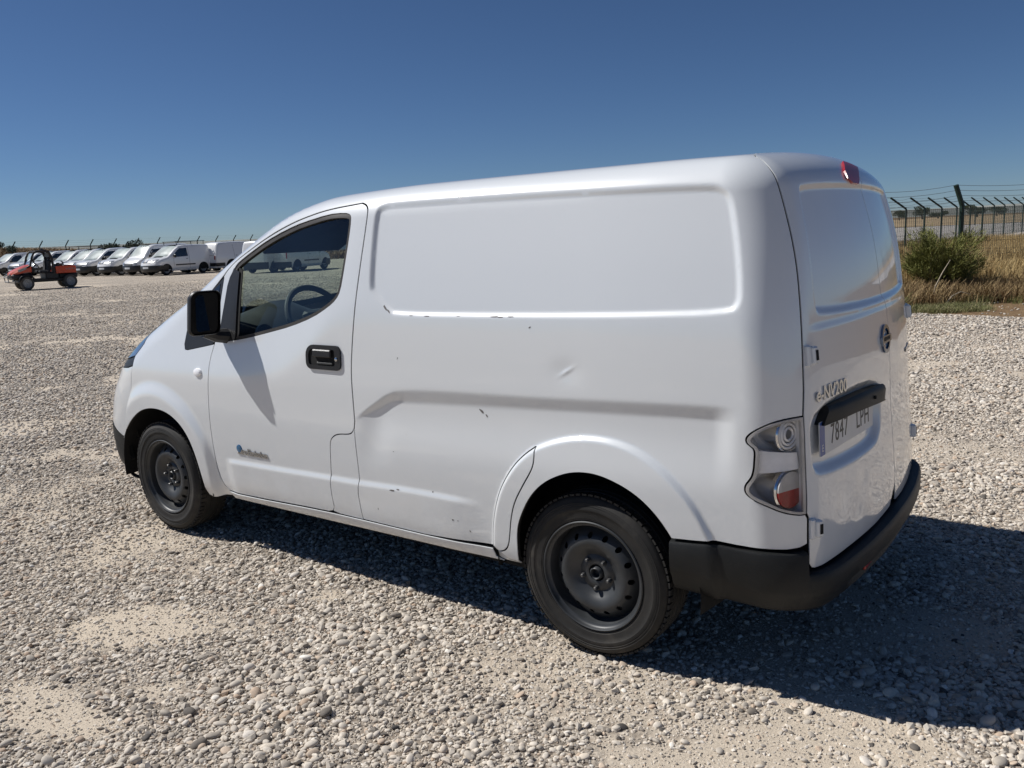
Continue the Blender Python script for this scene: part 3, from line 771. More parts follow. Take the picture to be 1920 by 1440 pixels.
M_WHITE = paint('van_paint', (.72, .745, .76), dirt=.34)
M_BLACK = simple('black_plastic', (.012, .012, .013), rough=.4, var=.35, scale=7, bump=.12, bscale=500)
M_BUMP = simple('grained_bumper_plastic', (.009, .010, .0105), rough=.52, var=.5, scale=5, bump=.2, bscale=420, spec=.32)
M_RUB = simple('window_rubber', (.03, .026, .022), rough=.55, var=.3)
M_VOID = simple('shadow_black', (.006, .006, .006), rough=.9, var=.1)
M_TRIM = simple('cabin_plastic', (.035, .037, .038), rough=.55, var=.2, bump=.1)
M_CHROME = simple('chrome', (.75, .76, .78), rough=.09, metal=1.0, var=.05)
M_GLASS = glass('side_glass', (.72, .80, .765))
M_WSCR = glass('windscreen_glass', (.74, .82, .78))
M_HEAD = simple('headlamp_plastic', (.10, .14, .22), rough=.08, var=.2, coat=1.0)
M_DKGL = simple('dark_glass', (.012, .015, .018), rough=.06, var=.2, coat=1.0)
M_CLEAR = glass('lamp_cover_glass', (.97, .97, .97), ior=1.38)

van = tag(empty('cargo_van', (0, 0, 0)), 'white electric cargo van parked in front, seen from its rear left corner', 'van')

def build_van():
    T = VB.tr
    A = lambda px: VB.tr(px)
    # ---------------- traced seams (surface coordinates)
    SM = lambda p: smooth_poly(np.array(p, float), 2, closed=False)
    door_front = [(402, 645), (394, 672), (390, 700), (390, 745), (394, 800), (402, 850), (410, 885), (419, 907), (432, 920)]
    door_bot = [(500, 934), (570, 947), (620, 957), (628, 956)]
    door_rear_low = [(630, 950), (624, 921), (622, 900), (620, 860), (619, 829), (623, 820), (633, 814), (655, 815), (661, 811), (664, 803)]
    door_rear_up = [(665, 789), (662, 754), (658, 699), (660, 645), (665, 576), (674, 507), (684, 439), (689, 402), (690, 391), (687, 384), (680, 381)]
    door_top = [(674, 382), (615, 393), (569, 409), (535, 425), (500, 446), (466, 471), (443, 489), (427, 506), (420, 517)]
    win = [(659, 410), (657, 402), (647, 399), (615, 402), (569, 416), (535, 431), (500, 451), (468, 475), (448, 491), (441, 500), (428, 526), (422, 562), (414, 608), (409, 634), (414, 641),
           (436, 639), (468, 633), (510, 622), (546, 612), (587, 595), (615, 576), (630, 562), (638, 546), (645, 507), (654, 450)]
    sail = [(421, 519), (397, 545), (374, 569), (360, 585), (354, 604), (346, 645), (347, 655), (352, 656), (398, 646), (403, 640), (412, 578)]
    f_arch = [(240, 819), (245, 801), (255, 783), (270, 768), (289, 763), (310, 767), (328, 777), (346, 795), (361, 819), (373, 849), (382, 878), (391, 908), (400, 922), (409, 926), (436, 928)]
    hl_in = [(249, 685), (254, 667), (271, 644), (287, 617), (306, 602)]
    f_arch = SM(f_arch[:-3]).tolist()+f_arch[-3:]
    b_seam = [(666, 830), (671, 872), (674, 897), (674, 925), (684, 972)]
    sill_top = [(684, 972), (800, 1000), (926, 1026)]
    flap_in = [(1003, 839), (1004, 863), (1000, 880), (983, 910), (968, 940), (962, 970), (960, 1000), (958, 1018), (953, 1027), (943, 1030), (932, 1026)]
    r_arch = [(938, 1047), (980, 1057), (976, 1035), (974, 993), (980, 967), (997, 930), (1023, 903), (1060, 887), (1093, 884), (1127, 890), (1167, 908), (1200, 930), (1227, 957), (1247, 983), (1262, 1007)]
    r_arch = r_arch[:2]+SM(r_arch[2:]).tolist(); flap_in = SM(flap_in).tolist()
    skirt = [(1300, 1011), (1337, 1014), (1380, 1023), (1409, 1028), (1438, 1031), (1476, 1032), (1500, 1028)]
    tail_seam = [(1506, 690), (1504, 634), (1501, 576), (1495, 503), (1485, 445), (1473, 395), (1462, 354), (1454, 331), (1443, 314), (1430, 300), (1416, 293)]
    lamp = [(1505, 781), (1476, 786), (1452, 792), (1430, 801), (1414, 809), (1403, 817), (1399, 824), (1401, 831), (1408, 837), (1414, 842), (1416, 850), (1415, 865), (1414, 880), (1411, 893), (1405, 902), (1399, 909), (1397, 917), (1399, 925), (1409, 935), (1422, 942),
            (1438, 949), (1467, 961), (1496, 966), (1511, 964)]
    lamp_r = [(1512, 935), (1510, 877), (1508, 818)]
    door_rear_low = SM(door_rear_low).tolist(); door_rear_up = SM(door_rear_up).tolist(); door_top = SM(door_top).tolist(); door_front = SM(door_front).tolist()
    tail_seam = SM(tail_seam).tolist()
    # tailgate seam, as surface points; lamp and seam share their edge
    seamP = A([(1516, 1064), (1516, 1020), (1516, 972)]+[(1511, 964)]+lamp_r+[(1506, 779), (1507, 730)]+tail_seam)
    roofP = top_ab([(x, .585) for x in np.linspace(-.50, 1.30, 16)])
    pillP = top_ab([(x, y) for x, y in zip(np.linspace(1.38, 2.46, 14), np.linspace(.592, .735, 14))])
    dF, dB, dRl, dRu, dT = A(door_front), A(door_bot), A(door_rear_low), A(door_rear_up), A(door_top)
    winA = smooth_poly(A(win), 1)
    sailA = A(sail)
    dfr_up = A([(417, 535), (411, 585), (403, 640)])
    # ---------------- front door
    dout = np.vstack([dF, dB, dRl, dRu, dT, dfr_up])
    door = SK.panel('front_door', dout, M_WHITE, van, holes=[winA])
    doorR = SK.panel('front_door', dout, M_WHITE, van, holes=[winA], mirror=True, res=.035, fine=0)
    for (dr, mir) in ((door, False), (doorR, True)):
        # rubber frame and glass sunk in the opening
        g = offset_poly(resample(winA, .02), .017)
        SK0.panel('window_seal', winA, M_RUB, dr, holes=[g], gap=.0005, off=-.004, flange=.016, mirror=mir, fine=0)
        SK0.panel('window_glass', offset_poly(resample(winA, .02), .012), M_GLASS, dr, gap=0, off=-.013, flange=0, mirror=mir, fine=0, res=.05)
        # black divider bar and dark corner pane of the sail
        dv = A([(439, 503), (429, 527), (423, 562), (415, 608), (410, 633), (414, 640), (441, 637), (449, 510)])
        SK0.panel('window_divider', dv, M_BLACK, dr, gap=0, off=.001, flange=.012, mirror=mir, fine=0)
        dv2 = A([(447, 500), (441, 636), (446, 635), (453, 508)])
        SK0.panel('window_guide', dv2, M_VOID, dr, gap=0, off=-.006, flange=.004, mirror=mir, fine=0)
    for mir in (False, True):
        s1 = SK0.panel('quarter_panel', sailA, M_BLACK, van, gap=.001, off=.001, flange=.012, mirror=mir, fine=0)
        SK0.panel('quarter_glass', A([(414, 532), (397, 549), (381, 566), (383, 600), (404, 600), (409, 570)]), M_DKGL, s1, gap=0, off=.0025, flange=.002, mirror=mir, fine=0)
    # ---------------- lower pillar piece, side panel, flap, sill, fender
    pil = np.vstack([dRl[::-1][:-1], dB[-1:], A([(640, 961), (684, 972)]), A(b_seam)[::-1][1:]])
    for mir in (False, True):
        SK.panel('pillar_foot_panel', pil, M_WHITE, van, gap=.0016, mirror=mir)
    lampL = A(smooth_poly(np.array(lamp, float), 1, closed=False))
    seam_low = A([(1516, 972), (1516, 1020), (1517, 1026)])
    # the flap bites into the panel: go along its outer edge instead of its inner one
    fo = A(SM(FLARE_OUT[:7]))
    so = np.vstack([A([(397, 546)]), pillP[::-1], roofP[::-1], A([(1416, 293)]), A(tail_seam)[::-1][1:], A([(1507, 730), (1506, 779)]), lampL, A([(1515, 972), (1515, 1020)]), A(skirt)[::-1],
                    A(r_arch)[::-1], A([(932, 1033)]), A(flap_in)[::-1], fo[::-1][1:], A(sill_top)[::-1][1:], A(b_seam)[::-1][1:], dRl[-1:], dRu, dT])
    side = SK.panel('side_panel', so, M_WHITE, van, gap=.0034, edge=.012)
    SK.panel('side_panel', so, M_WHITE, van, gap=.0020, mirror=True, res=.035, fine=0)
    flap = np.vstack([fo, A(flap_in)[1:]])
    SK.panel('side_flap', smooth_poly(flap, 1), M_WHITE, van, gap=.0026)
    sill = np.vstack([A([(433, 922)]), A([(500, 936), (570, 949), (625, 960), (684, 974), (800, 1002), (927, 1028), (931, 1041)]), A([(800, 1015), (684, 987), (570, 961), (500, 947), (438, 935)])])
    sillb = VB.inv(VB.P(np.array([[x, .275+.012*(2.13-x)/1.7] for x in np.linspace(.40, 2.13, 12)])))
    for mir in (False, True):
        SK.panel('sill', np.vstack([A([(433, 920), (500, 934), (570, 947), (625, 958), (684, 971.5), (800, 999), (926, 1026), (933, 1040)]), sillb]), M_WHITE, van, gap=.0015, mirror=mir, fine=0, off=.008, edge=.02)
    hoodseam = top_ab([(3.02, .60), (2.85, .64), (2.65, .685), (2.52, .715)])
    fen = np.vstack([A([(346, 645), (347, 655), (352, 656), (398, 646)]), dF, A([(436, 928)]), A(f_arch)[::-1][1:], A([(243, 780), (246, 730)]), A(hl_in), hoodseam, A([(360, 585), (354, 604)])])
    for mir in (False, True):
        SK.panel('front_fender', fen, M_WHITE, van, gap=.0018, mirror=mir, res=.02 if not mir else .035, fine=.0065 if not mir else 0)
    # ---------------- roof, windscreen, bonnet
    def strip(xs, yl):
        L = [(x, y) for x, y in zip(xs, yl)]; return np.array(L+[(x, -y) for x, y in L[::-1]])
    SKT.panel('roof_panel', strip(np.append(np.linspace(-.50, 1.30, 20), 1.386), [.585]*20+[.592]), M_WHITE, van, gap=.001, res=.05, fine=0, flange=.01)
    def wso(x0, y0, dy, dx):
        yl = np.linspace(y0, .732-dy, 16); L = [(x, y) for x, y in zip(np.linspace(x0, 2.47-dx, 16), yl)]
        L += [(2.55-dx, .64-dy), (2.65-dx, .50-dy), (2.74-dx, .30), (2.79-dx, .12), (2.80-dx, 0)]
        return np.array(L+[(x, -y) for x, y in L[::-1][1:]])
    SKT.panel('windscreen', wso(1.40, .583, .012, .008), M_WSCR, van, gap=.0, res=.06, flange=0, off=-.006, fine=0)
    SKT.panel('windscreen_seal', wso(1.388, .592, 0, 0), M_RUB, van, holes=[wso(1.42, .565, .03, .025)], gap=.0015, res=.06, flange=.012, off=-.004, fine=0)
    back = [(2.56, .70), (2.63, .60), (2.73, .46), (2.82, .28), (2.87, .11), (2.88, 0)]; sidel = [(2.65, .685), (2.85, .64), (3.02, .60), (3.18, .50), (3.22, .40), (3.24, 0)]
    hd = np.array(back[::-1]+sidel+[(x, -y) for x, y in sidel[::-1][1:]]+[(x, -y) for x, y in back[:-1]])
    SKT.panel('bonnet', hd, M_WHITE, van, gap=.002, res=.05, fine=0)
    wf = [(2.475, .728), (2.555, .64), (2.655, .50), (2.745, .30), (2.795, .12), (2.805, 0)]
    sc = np.array(wf+[(x, -y) for x, y in wf[::-1][1:]]+[(x, -y) for x, y in back]+back[::-1][1:])
    SKT.panel('scuttle', sc, M_BLACK, van, gap=.001, res=.05, off=-.006, fine=0)
    # ---------------- front face: headlamps, grille, bumper
    hlf = VB.inv(VB.solve(np.tile([2.75, .0, .7], (5, 1))*np.array([1, 1, 1]), np.array([[.82, .57, .28], [.86, .50, .26], [.89, .45, .22], [.89, .45, .16], [.87, .49, .13]]), 0, 1.6))
    for mir in (False, True):
        hl = np.vstack([A(hl_in)[1:], hoodseam[:1], hlf])
        h = SK0.panel('headlamp', hl, M_HEAD, van, gap=.002, off=.002, fine=0, mirror=mir)
        SK0.panel('headlamp_base', np.vstack([A(hl_in)[:2], hlf[-1:], A([(240, 688)])]), M_BLACK, van, gap=.002, off=-.004, fine=0, mirror=mir)
    af = VB.a_front
    lft = np.vstack([A([(240, 819), (243, 780), (246, 730), (249, 686), (241, 689)])])
    def mir_ab(p): q = np.array(p).copy(); q[:, 0] = 2*af-q[:, 0]; return q
    topl = np.array([(af-.52, .83), (af-.3, .84), (af-.0, .84)])
    botl = np.array([(af-.0, .50), (af-.4, .52), (af-.62, .545)])
    half = np.vstack([botl[::1], A([(231, 817)]), lft, topl])
    fb = np.vstack([half[1:], mir_ab(half)[::-1][1:]])
    bump = SK0.panel('front_bumper', fb, M_WHITE, van, gap=.002, res=.04, fine=0)
    lowh = np.vstack([np.array([(af, .19), (af-.5, .20), (af-.85, .22)]), A([(246, 892), (250, 860), (241, 826), (231, 819)]), botl[::-1]-np.array([0, .004])])
    fl = np.vstack([lowh[1:], mir_ab(lowh)[::-1][1:]])
    SK0.panel('front_bumper_skirt', fl, M_BUMP, van, gap=.001, res=.04, fine=0, off=.004)
    gh = np.array([(af-.50, .845), (af-.52, .90), (af-.45, .97), (af, 1.0)]); gr = np.vstack([gh, mir_ab(gh)[::-1][1:]])
    SK0.panel('grille_panel', gr, M_HEAD, van, gap=.002, res=.04, fine=0, off=-.003)
    # ---------------- rear doors
    arc = VB.a_rear
    def mir_r(p): q = np.array(p).copy(); q[:, 0] = 2*arc-q[:, 0]; return q
    roof_end = top_ab([(-.505, .585), (-.515, .45), (-.52, .25), (-.52, .10)])
    spl = VB.inv(np.array([VB.trace([q])[0] for q in SPLIT_PX]))
    spl_b = VB.inv(VB.trace([(1670, 947)]))
    bot = A([(1521, 1065), (1526, 1066), (1555, 1052), (1584, 1031), (1613, 1008), (1642, 982), (1668, 950)])
    spl_a = float(np.median(spl[4:, 0]))
    rt = np.array([(spl_a, b) for b in np.linspace(float(bot[-1, 1]), float(roof_end[-1, 1])-.0, 20)])
    seam = np.vstack([A([(1516, 1058), (1516, 1020), (1516, 972)]), A([(1512, 962)]), A(lamp_r), A([(1506, 779), (1507, 730)]), A(tail_seam), top_ab([(-.505, .585)])])
    top_l = top_ab([(-.512, .5), (-.52, .35), (-.522, .2), (-.523, .05)])
    top_l = np.vstack([top_l, [[spl_a, float(top_l[-1, 1])]]])
    # left door outline: up the seam, across the roof edge, down the split, along the bottom
    dl = np.vstack([seam, top_l, rt[::-1][1:-1], bot[::-1]])
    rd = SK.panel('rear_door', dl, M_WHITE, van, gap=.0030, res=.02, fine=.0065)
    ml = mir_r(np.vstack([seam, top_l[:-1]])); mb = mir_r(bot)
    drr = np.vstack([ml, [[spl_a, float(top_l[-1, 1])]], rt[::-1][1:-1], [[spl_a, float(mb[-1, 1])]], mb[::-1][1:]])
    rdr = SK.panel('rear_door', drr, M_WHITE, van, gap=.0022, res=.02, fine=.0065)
    rd['label'] = 'left rear door carrying the number plate'; rdr['label'] = 'right rear door with blank window pressing'
    SKT.panel('roof_end_panel', strip(np.array([-.5235, -.50]), [.585, .585]), M_WHITE, van, gap=0, res=.05, fine=0, flange=.01, off=-.001)
    # ---------------- dark liners behind the gaps
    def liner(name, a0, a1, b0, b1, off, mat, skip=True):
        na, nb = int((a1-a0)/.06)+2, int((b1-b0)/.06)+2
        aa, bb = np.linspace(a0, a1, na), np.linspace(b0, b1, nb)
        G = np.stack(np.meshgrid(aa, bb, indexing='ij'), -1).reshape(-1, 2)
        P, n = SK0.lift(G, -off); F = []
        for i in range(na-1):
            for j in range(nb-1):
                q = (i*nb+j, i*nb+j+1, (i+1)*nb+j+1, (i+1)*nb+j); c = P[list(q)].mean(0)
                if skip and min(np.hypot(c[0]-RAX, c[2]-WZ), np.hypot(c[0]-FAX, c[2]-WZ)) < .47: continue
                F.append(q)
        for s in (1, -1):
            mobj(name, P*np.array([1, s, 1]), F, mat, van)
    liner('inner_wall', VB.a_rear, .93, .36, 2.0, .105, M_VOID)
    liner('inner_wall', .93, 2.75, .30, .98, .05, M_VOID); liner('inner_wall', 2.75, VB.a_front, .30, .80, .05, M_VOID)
    # wheel housings
    for ax in (RAX, FAX):
        for s in (1, -1):
            mb_ = MB(); th = np.linspace(-.12, math.pi+.12, 40); V = []
            for t in th:
                for y in (.842, .70, .50): V.append((ax+(.445 if y < .8 else .425)*math.cos(t), s*y, WZ+.01+(.445 if y < .8 else .425)*math.sin(t)))
            n = len(V); V += [(ax, s*.50, WZ)]
            F = [(i*3+j, i*3+j+1, i*3+j+4, i*3+j+3) for i in range(39) for j in range(2)] + [(i*3+2, i*3+5, n) for i in range(39)]
            mb_.add(V, F); mb_.build('wheel_housing', M_VOID, van)
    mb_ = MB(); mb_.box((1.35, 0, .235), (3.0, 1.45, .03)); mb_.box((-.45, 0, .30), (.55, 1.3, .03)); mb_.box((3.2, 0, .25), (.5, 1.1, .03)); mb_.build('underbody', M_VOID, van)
    return door, rd, rdr, lampL
# ------------------------------------------------------------------ fittings of the white van
def frame_at(px=None, P=None, n=None, disp=True, off=0.0):
    if P is None:
        ab = VB.tr([px]); Q, nn = SK.lift(ab); P, n = Q[0], nn[0] if disp else VB.grad(Q)[0]
    n = np.array(n)/np.linalg.norm(n); u = np.cross([0, 0, 1.0], n); u /= np.linalg.norm(u); v = np.cross(n, u)
    m = Matrix.Identity(4)
    for i in range(3): m[i][0] = u[i]; m[i][1] = v[i]; m[i][2] = n[i]; m[i][3] = P[i]+n[i]*off
    return m
def rrect(w, h, r, n=6, skew=0.0, cx=0, cy=0):
    rs = r if hasattr(r, '__len__') else [r]*4; out = []
    for q, (sx, sy, a0) in enumerate(((1, 1, 0), (-1, 1, 90), (-1, -1, 180), (1, -1, 270))):
        for k in range(n+1):
            a = math.radians(a0+90*k/n); x = sx*(w/2-rs[q])+rs[q]*math.cos(a); y = sy*(h/2-rs[q])+rs[q]*math.sin(a)
            out.append((cx+x+skew*y, cy+y))
    return out
def mbox(mb, M, c, d, bev=0.0):
    R = np.array([[M[i][j] for j in range(3)] for i in range(3)]); o = M @ Vector(c)
    return mb.box(tuple(o), d, R=R, bev=bev)
def ring_prism(mb, outer, inner, h, M, z0=0.0):
    n = len(outer); V = []
    for z in (z0, z0+h):
        V += [M @ Vector((p[0], p[1], z)) for p in outer]; V += [M @ Vector((p[0], p[1], z)) for p in inner]
    F = []
    for i in range(n):
        j = (i+1) % n
        F += [(2*n+i, 2*n+j, 3*n+j, 3*n+i), (i, n+i, n+j, j), (i, j, 2*n+j, 2*n+i), (n+i, 3*n+i, 3*n+j, n+j)]
    return mb.add(V, F)
def text_mesh(txt, size, depth, M, sx=1.0, spacing=1.0, bevel=0.0, offset=0.0, shear=0.0):
    cu = bpy.data.curves.new('lettering', 'FONT'); cu.body = txt; cu.size = size; cu.extrude = depth/2; cu.align_x = 'CENTER'; cu.align_y = 'CENTER'
    cu.space_character = spacing; cu.offset = offset; cu.resolution_u = 3; cu.shear = shear
    o = bpy.data.objects.new('lettering', cu); COL.objects.link(o)
    dg = bpy.context.evaluated_depsgraph_get(); me = bpy.data.meshes.new_from_object(o.evaluated_get(dg))
    bpy.data.objects.remove(o); bpy.data.curves.remove(cu)
    me.transform(M @ Matrix.Translation((0, 0, depth/2)) @ Matrix.Diagonal((sx, 1, 1, 1)))
    return me
def meshobj(name, me, mat, parent):
    me.materials.clear(); me.materials.append(mat)
    return link(bpy.data.objects.new(name, me), parent)

M_TYRE = None
def tyre_mat():
    m, nt, b = newmat('tyre_rubber')
    tc = N(nt, 'ShaderNodeTexCoord'); nz = N(nt, 'ShaderNodeTexNoise', Scale=6.0, Detail=7.0, Roughness=.65); nt.links.new(tc.outputs['Object'], nz.inputs['Vector'])
    r = ramp(nt, [(.32, (.013, .013, .0125)), (.55, (.027, .0255, .0235)), (.78, (.075, .067, .056))]); nt.links.new(nz.outputs[0], r.inputs[0]); nt.links.new(r.outputs[0], b.inputs['Base Color'])
    b.inputs['Roughness'].default_value = .72; b.inputs['Specular IOR Level'].default_value = .35
    return m
M_TYRE = tyre_mat()
M_STEEL = simple('black_steel_wheel', (.034, .037, .040), rough=.46, var=.4, scale=9, spec=.5)
M_NUT = simple('dull_nut', (.12, .12, .12), rough=.4, metal=.6, var=.3)
M_RED = simple('red_lens', (.32, .010, .010), rough=.3, coat=.2, var=.25, scale=60)
M_HOUSE = simple('lamp_housing', (.92, .92, .93), rough=.2, metal=.0, var=.06, scale=30)
M_GASK = simple('lamp_gasket', (.46, .45, .44), rough=.3, var=.25, coat=.6)
M_PLATE = simple('plate_white', (.60, .61, .62), rough=.35, var=.06)
M_PBLUE = simple('plate_blue', (.02, .07, .30), rough=.35, var=.1)
M_INK = simple('plate_ink', (.05, .047, .042), rough=.5, var=.2)
M_BADGE = simple('badge_silver', (.55, .56, .57), rough=.18, metal=1.0, var=.1)
M_EMB = simple('emblem_metal', (.22, .27, .36), rough=.16, metal=1.0, var=.1)
M_BLUEB = simple('badge_blue', (.015, .12, .26), rough=.1, coat=1.0, var=.3)
M_MIRR = simple('mirror_silver', (.80, .82, .84), rough=.015, metal=1.0, var=.01)

def make_wheel(sgn, steer=0.0):
    """wheel parts around the origin, outer face towards +Y*sgn: wheel > tyre, rim, hub, nuts"""
    def profile_tyre():
        # (r, y): y = 0 is the outer sidewall plane
        return [(.196, -.020), (.203, -.012), (.208, -.006), (.213, -.0035), (.2145, -.0015), (.218, -.002), (.2195, -.0005), (.235, .0008), (.250, .002), (.2515, .0034), (.262, .0035), (.2665, .0015), (.268, .0032), (.275, .001), (.2765, .0022), (.279, .0002), (.288, -.004), (.296, -.010), (.2995, -.017), (.3020, -.027),
                (.3030, -.036), (.3085, -.040), (.3040, -.0415), (.3040, -.0475), (.3090, -.049), (.3100, -.066), (.3050, -.0675), (.3050, -.0755), (.3102, -.077), (.3105, -.094), (.3102, -.107), (.3050, -.1085), (.3050, -.1165),
                (.3100, -.118), (.3090, -.133), (.3040, -.1345), (.3040, -.1405), (.3085, -.142), (.3075, -.155), (.3030, -.166), (.288, -.178), (.262, -.185), (.225, -.182), (.200, -.170)]
    ax = (0, sgn, 0)
    t = MB(); t.lathe([(r, y) for r, y in profile_tyre()], (0, 0, 0), ax, n=96)
    # shoulder sipes: short raised blocks between lateral cuts
    for k in range(72):
        a = 2*math.pi*k/72; c, s = math.cos(a), math.sin(a)
        for (y0, r0, r1) in ((-.024, .3055, .3098), (-.158, .3040, .3098)):
            R = np.array([[c, 0, -s], [0, 1, 0], [s, 0, c]])
            t.box((.3045*c, sgn*(y0-.002), .3045*s), (.0075, .030, .0195), R=R)
    tyre = t
    m = MB()
    m.lathe([(.2085, -.006), (.2085, -.001), (.2050, .0015), (.2015, -.001), (.200, -.008), (.195, -.014), (.188, -.016), (.186, -.024), (.184, -.055), (.176, -.066), (.168, -.085), (.168, -.16), (.19, -.168)], (0, 0, 0), ax, n=72)
    # dished disc with vent holes
    th = np.linspace(0, 2*math.pi, 73)[:-1]
    outer = np.stack([.1825*np.cos(th), .1825*np.sin(th)], -1); bore = np.stack([.0325*np.cos(th[::3]), .0325*np.sin(th[::3])], -1)
    holes = []
    for k in range(15):
        a = 2*math.pi*(k+.5)/15; hc = np.array([math.cos(a), math.sin(a)])*.1485; tt = np.linspace(0, 2*math.pi, 13)[:-1]
        holes.append(hc+np.stack([.0105*np.cos(tt), .0105*np.sin(tt)], -1))
    g = np.array([(r*math.cos(a), r*math.sin(a)) for r in np.arange(.04, .18, .010) for a in np.linspace(0, 2*math.pi, max(10, int(2*math.pi*r/.012)))[:-1]])
    for h in holes: g = g[np.hypot(*(g-h.mean(0)).T) > .016]
    v, F = triangulate(outer, [bore]+holes, g)
    dep = pchip([0, .033, .040, .062, .072, .085, .105, .125, .140, .152, .165, .176, .183], [-.040, -.040, -.037, -.040, -.046, -.036, -.022, -.016, -.020, -.030, -.046, -.056, -.062])
    rr = np.hypot(v[:, 0], v[:, 1]); e = .002
    ang = np.arctan2(v[:, 1], v[:, 0]); lug = sum(np.exp(-((v[:, 0]-.057*math.cos(q))**2+(v[:, 1]-.057*math.sin(q))**2)/.012**2) for q in np.arange(5)*2*math.pi/5+.95)
    y = dep(rr)-.004*lug
    P = np.stack([v[:, 0], sgn*y, v[:, 1]], -1)
    FF = [tuple(f) for f in F]
    base = len(P); V = [P]
    for lp in boundary_loops(F):
        V.append(P[lp]-np.array([0, sgn*.006, 0])); mm = len(lp)
        FF += [(lp[(i+1) % mm], lp[i], base+i, base+(i+1) % mm) for i in range(mm)]; base += mm
    m.add(np.vstack(V), FF)
    hub = MB(); hub.lathe([(.0, -.055), (.017, -.055), (.017, -.032), (.020, -.028), (.024, -.033), (.026, -.05)], (0, 0, 0), ax, n=24)
    hub.lathe([(.0, -.085), (.15, -.085), (.155, -.10), (.155, -.13)], (0, 0, 0), ax, n=32)
    nuts = []
    for q in np.arange(5)*2*math.pi/5+.95:
        b = MB(); c = (.057*math.cos(q), 0, .057*math.sin(q)); b.lathe([(0, -.022), (.005, -.022), (.0075, -.025), (.0095, -.036), (.0105, -.044)], c, ax, n=6); nuts.append(b)
    return tyre, m, hub, nuts

def loft(mb, secs, close=True):
    n = len(secs[0]); V = [p for s in secs for p in s]; F = []
    for i in range(len(secs)-1):
        for k in range(n): F.append((i*n+k, i*n+(k+1) % n, (i+1)*n+(k+1) % n, (i+1)*n+k))
    if close: F += [tuple(range(n-1, -1, -1)), tuple((len(secs)-1)*n+k for k in range(n))]
    return mb.add(V, F)

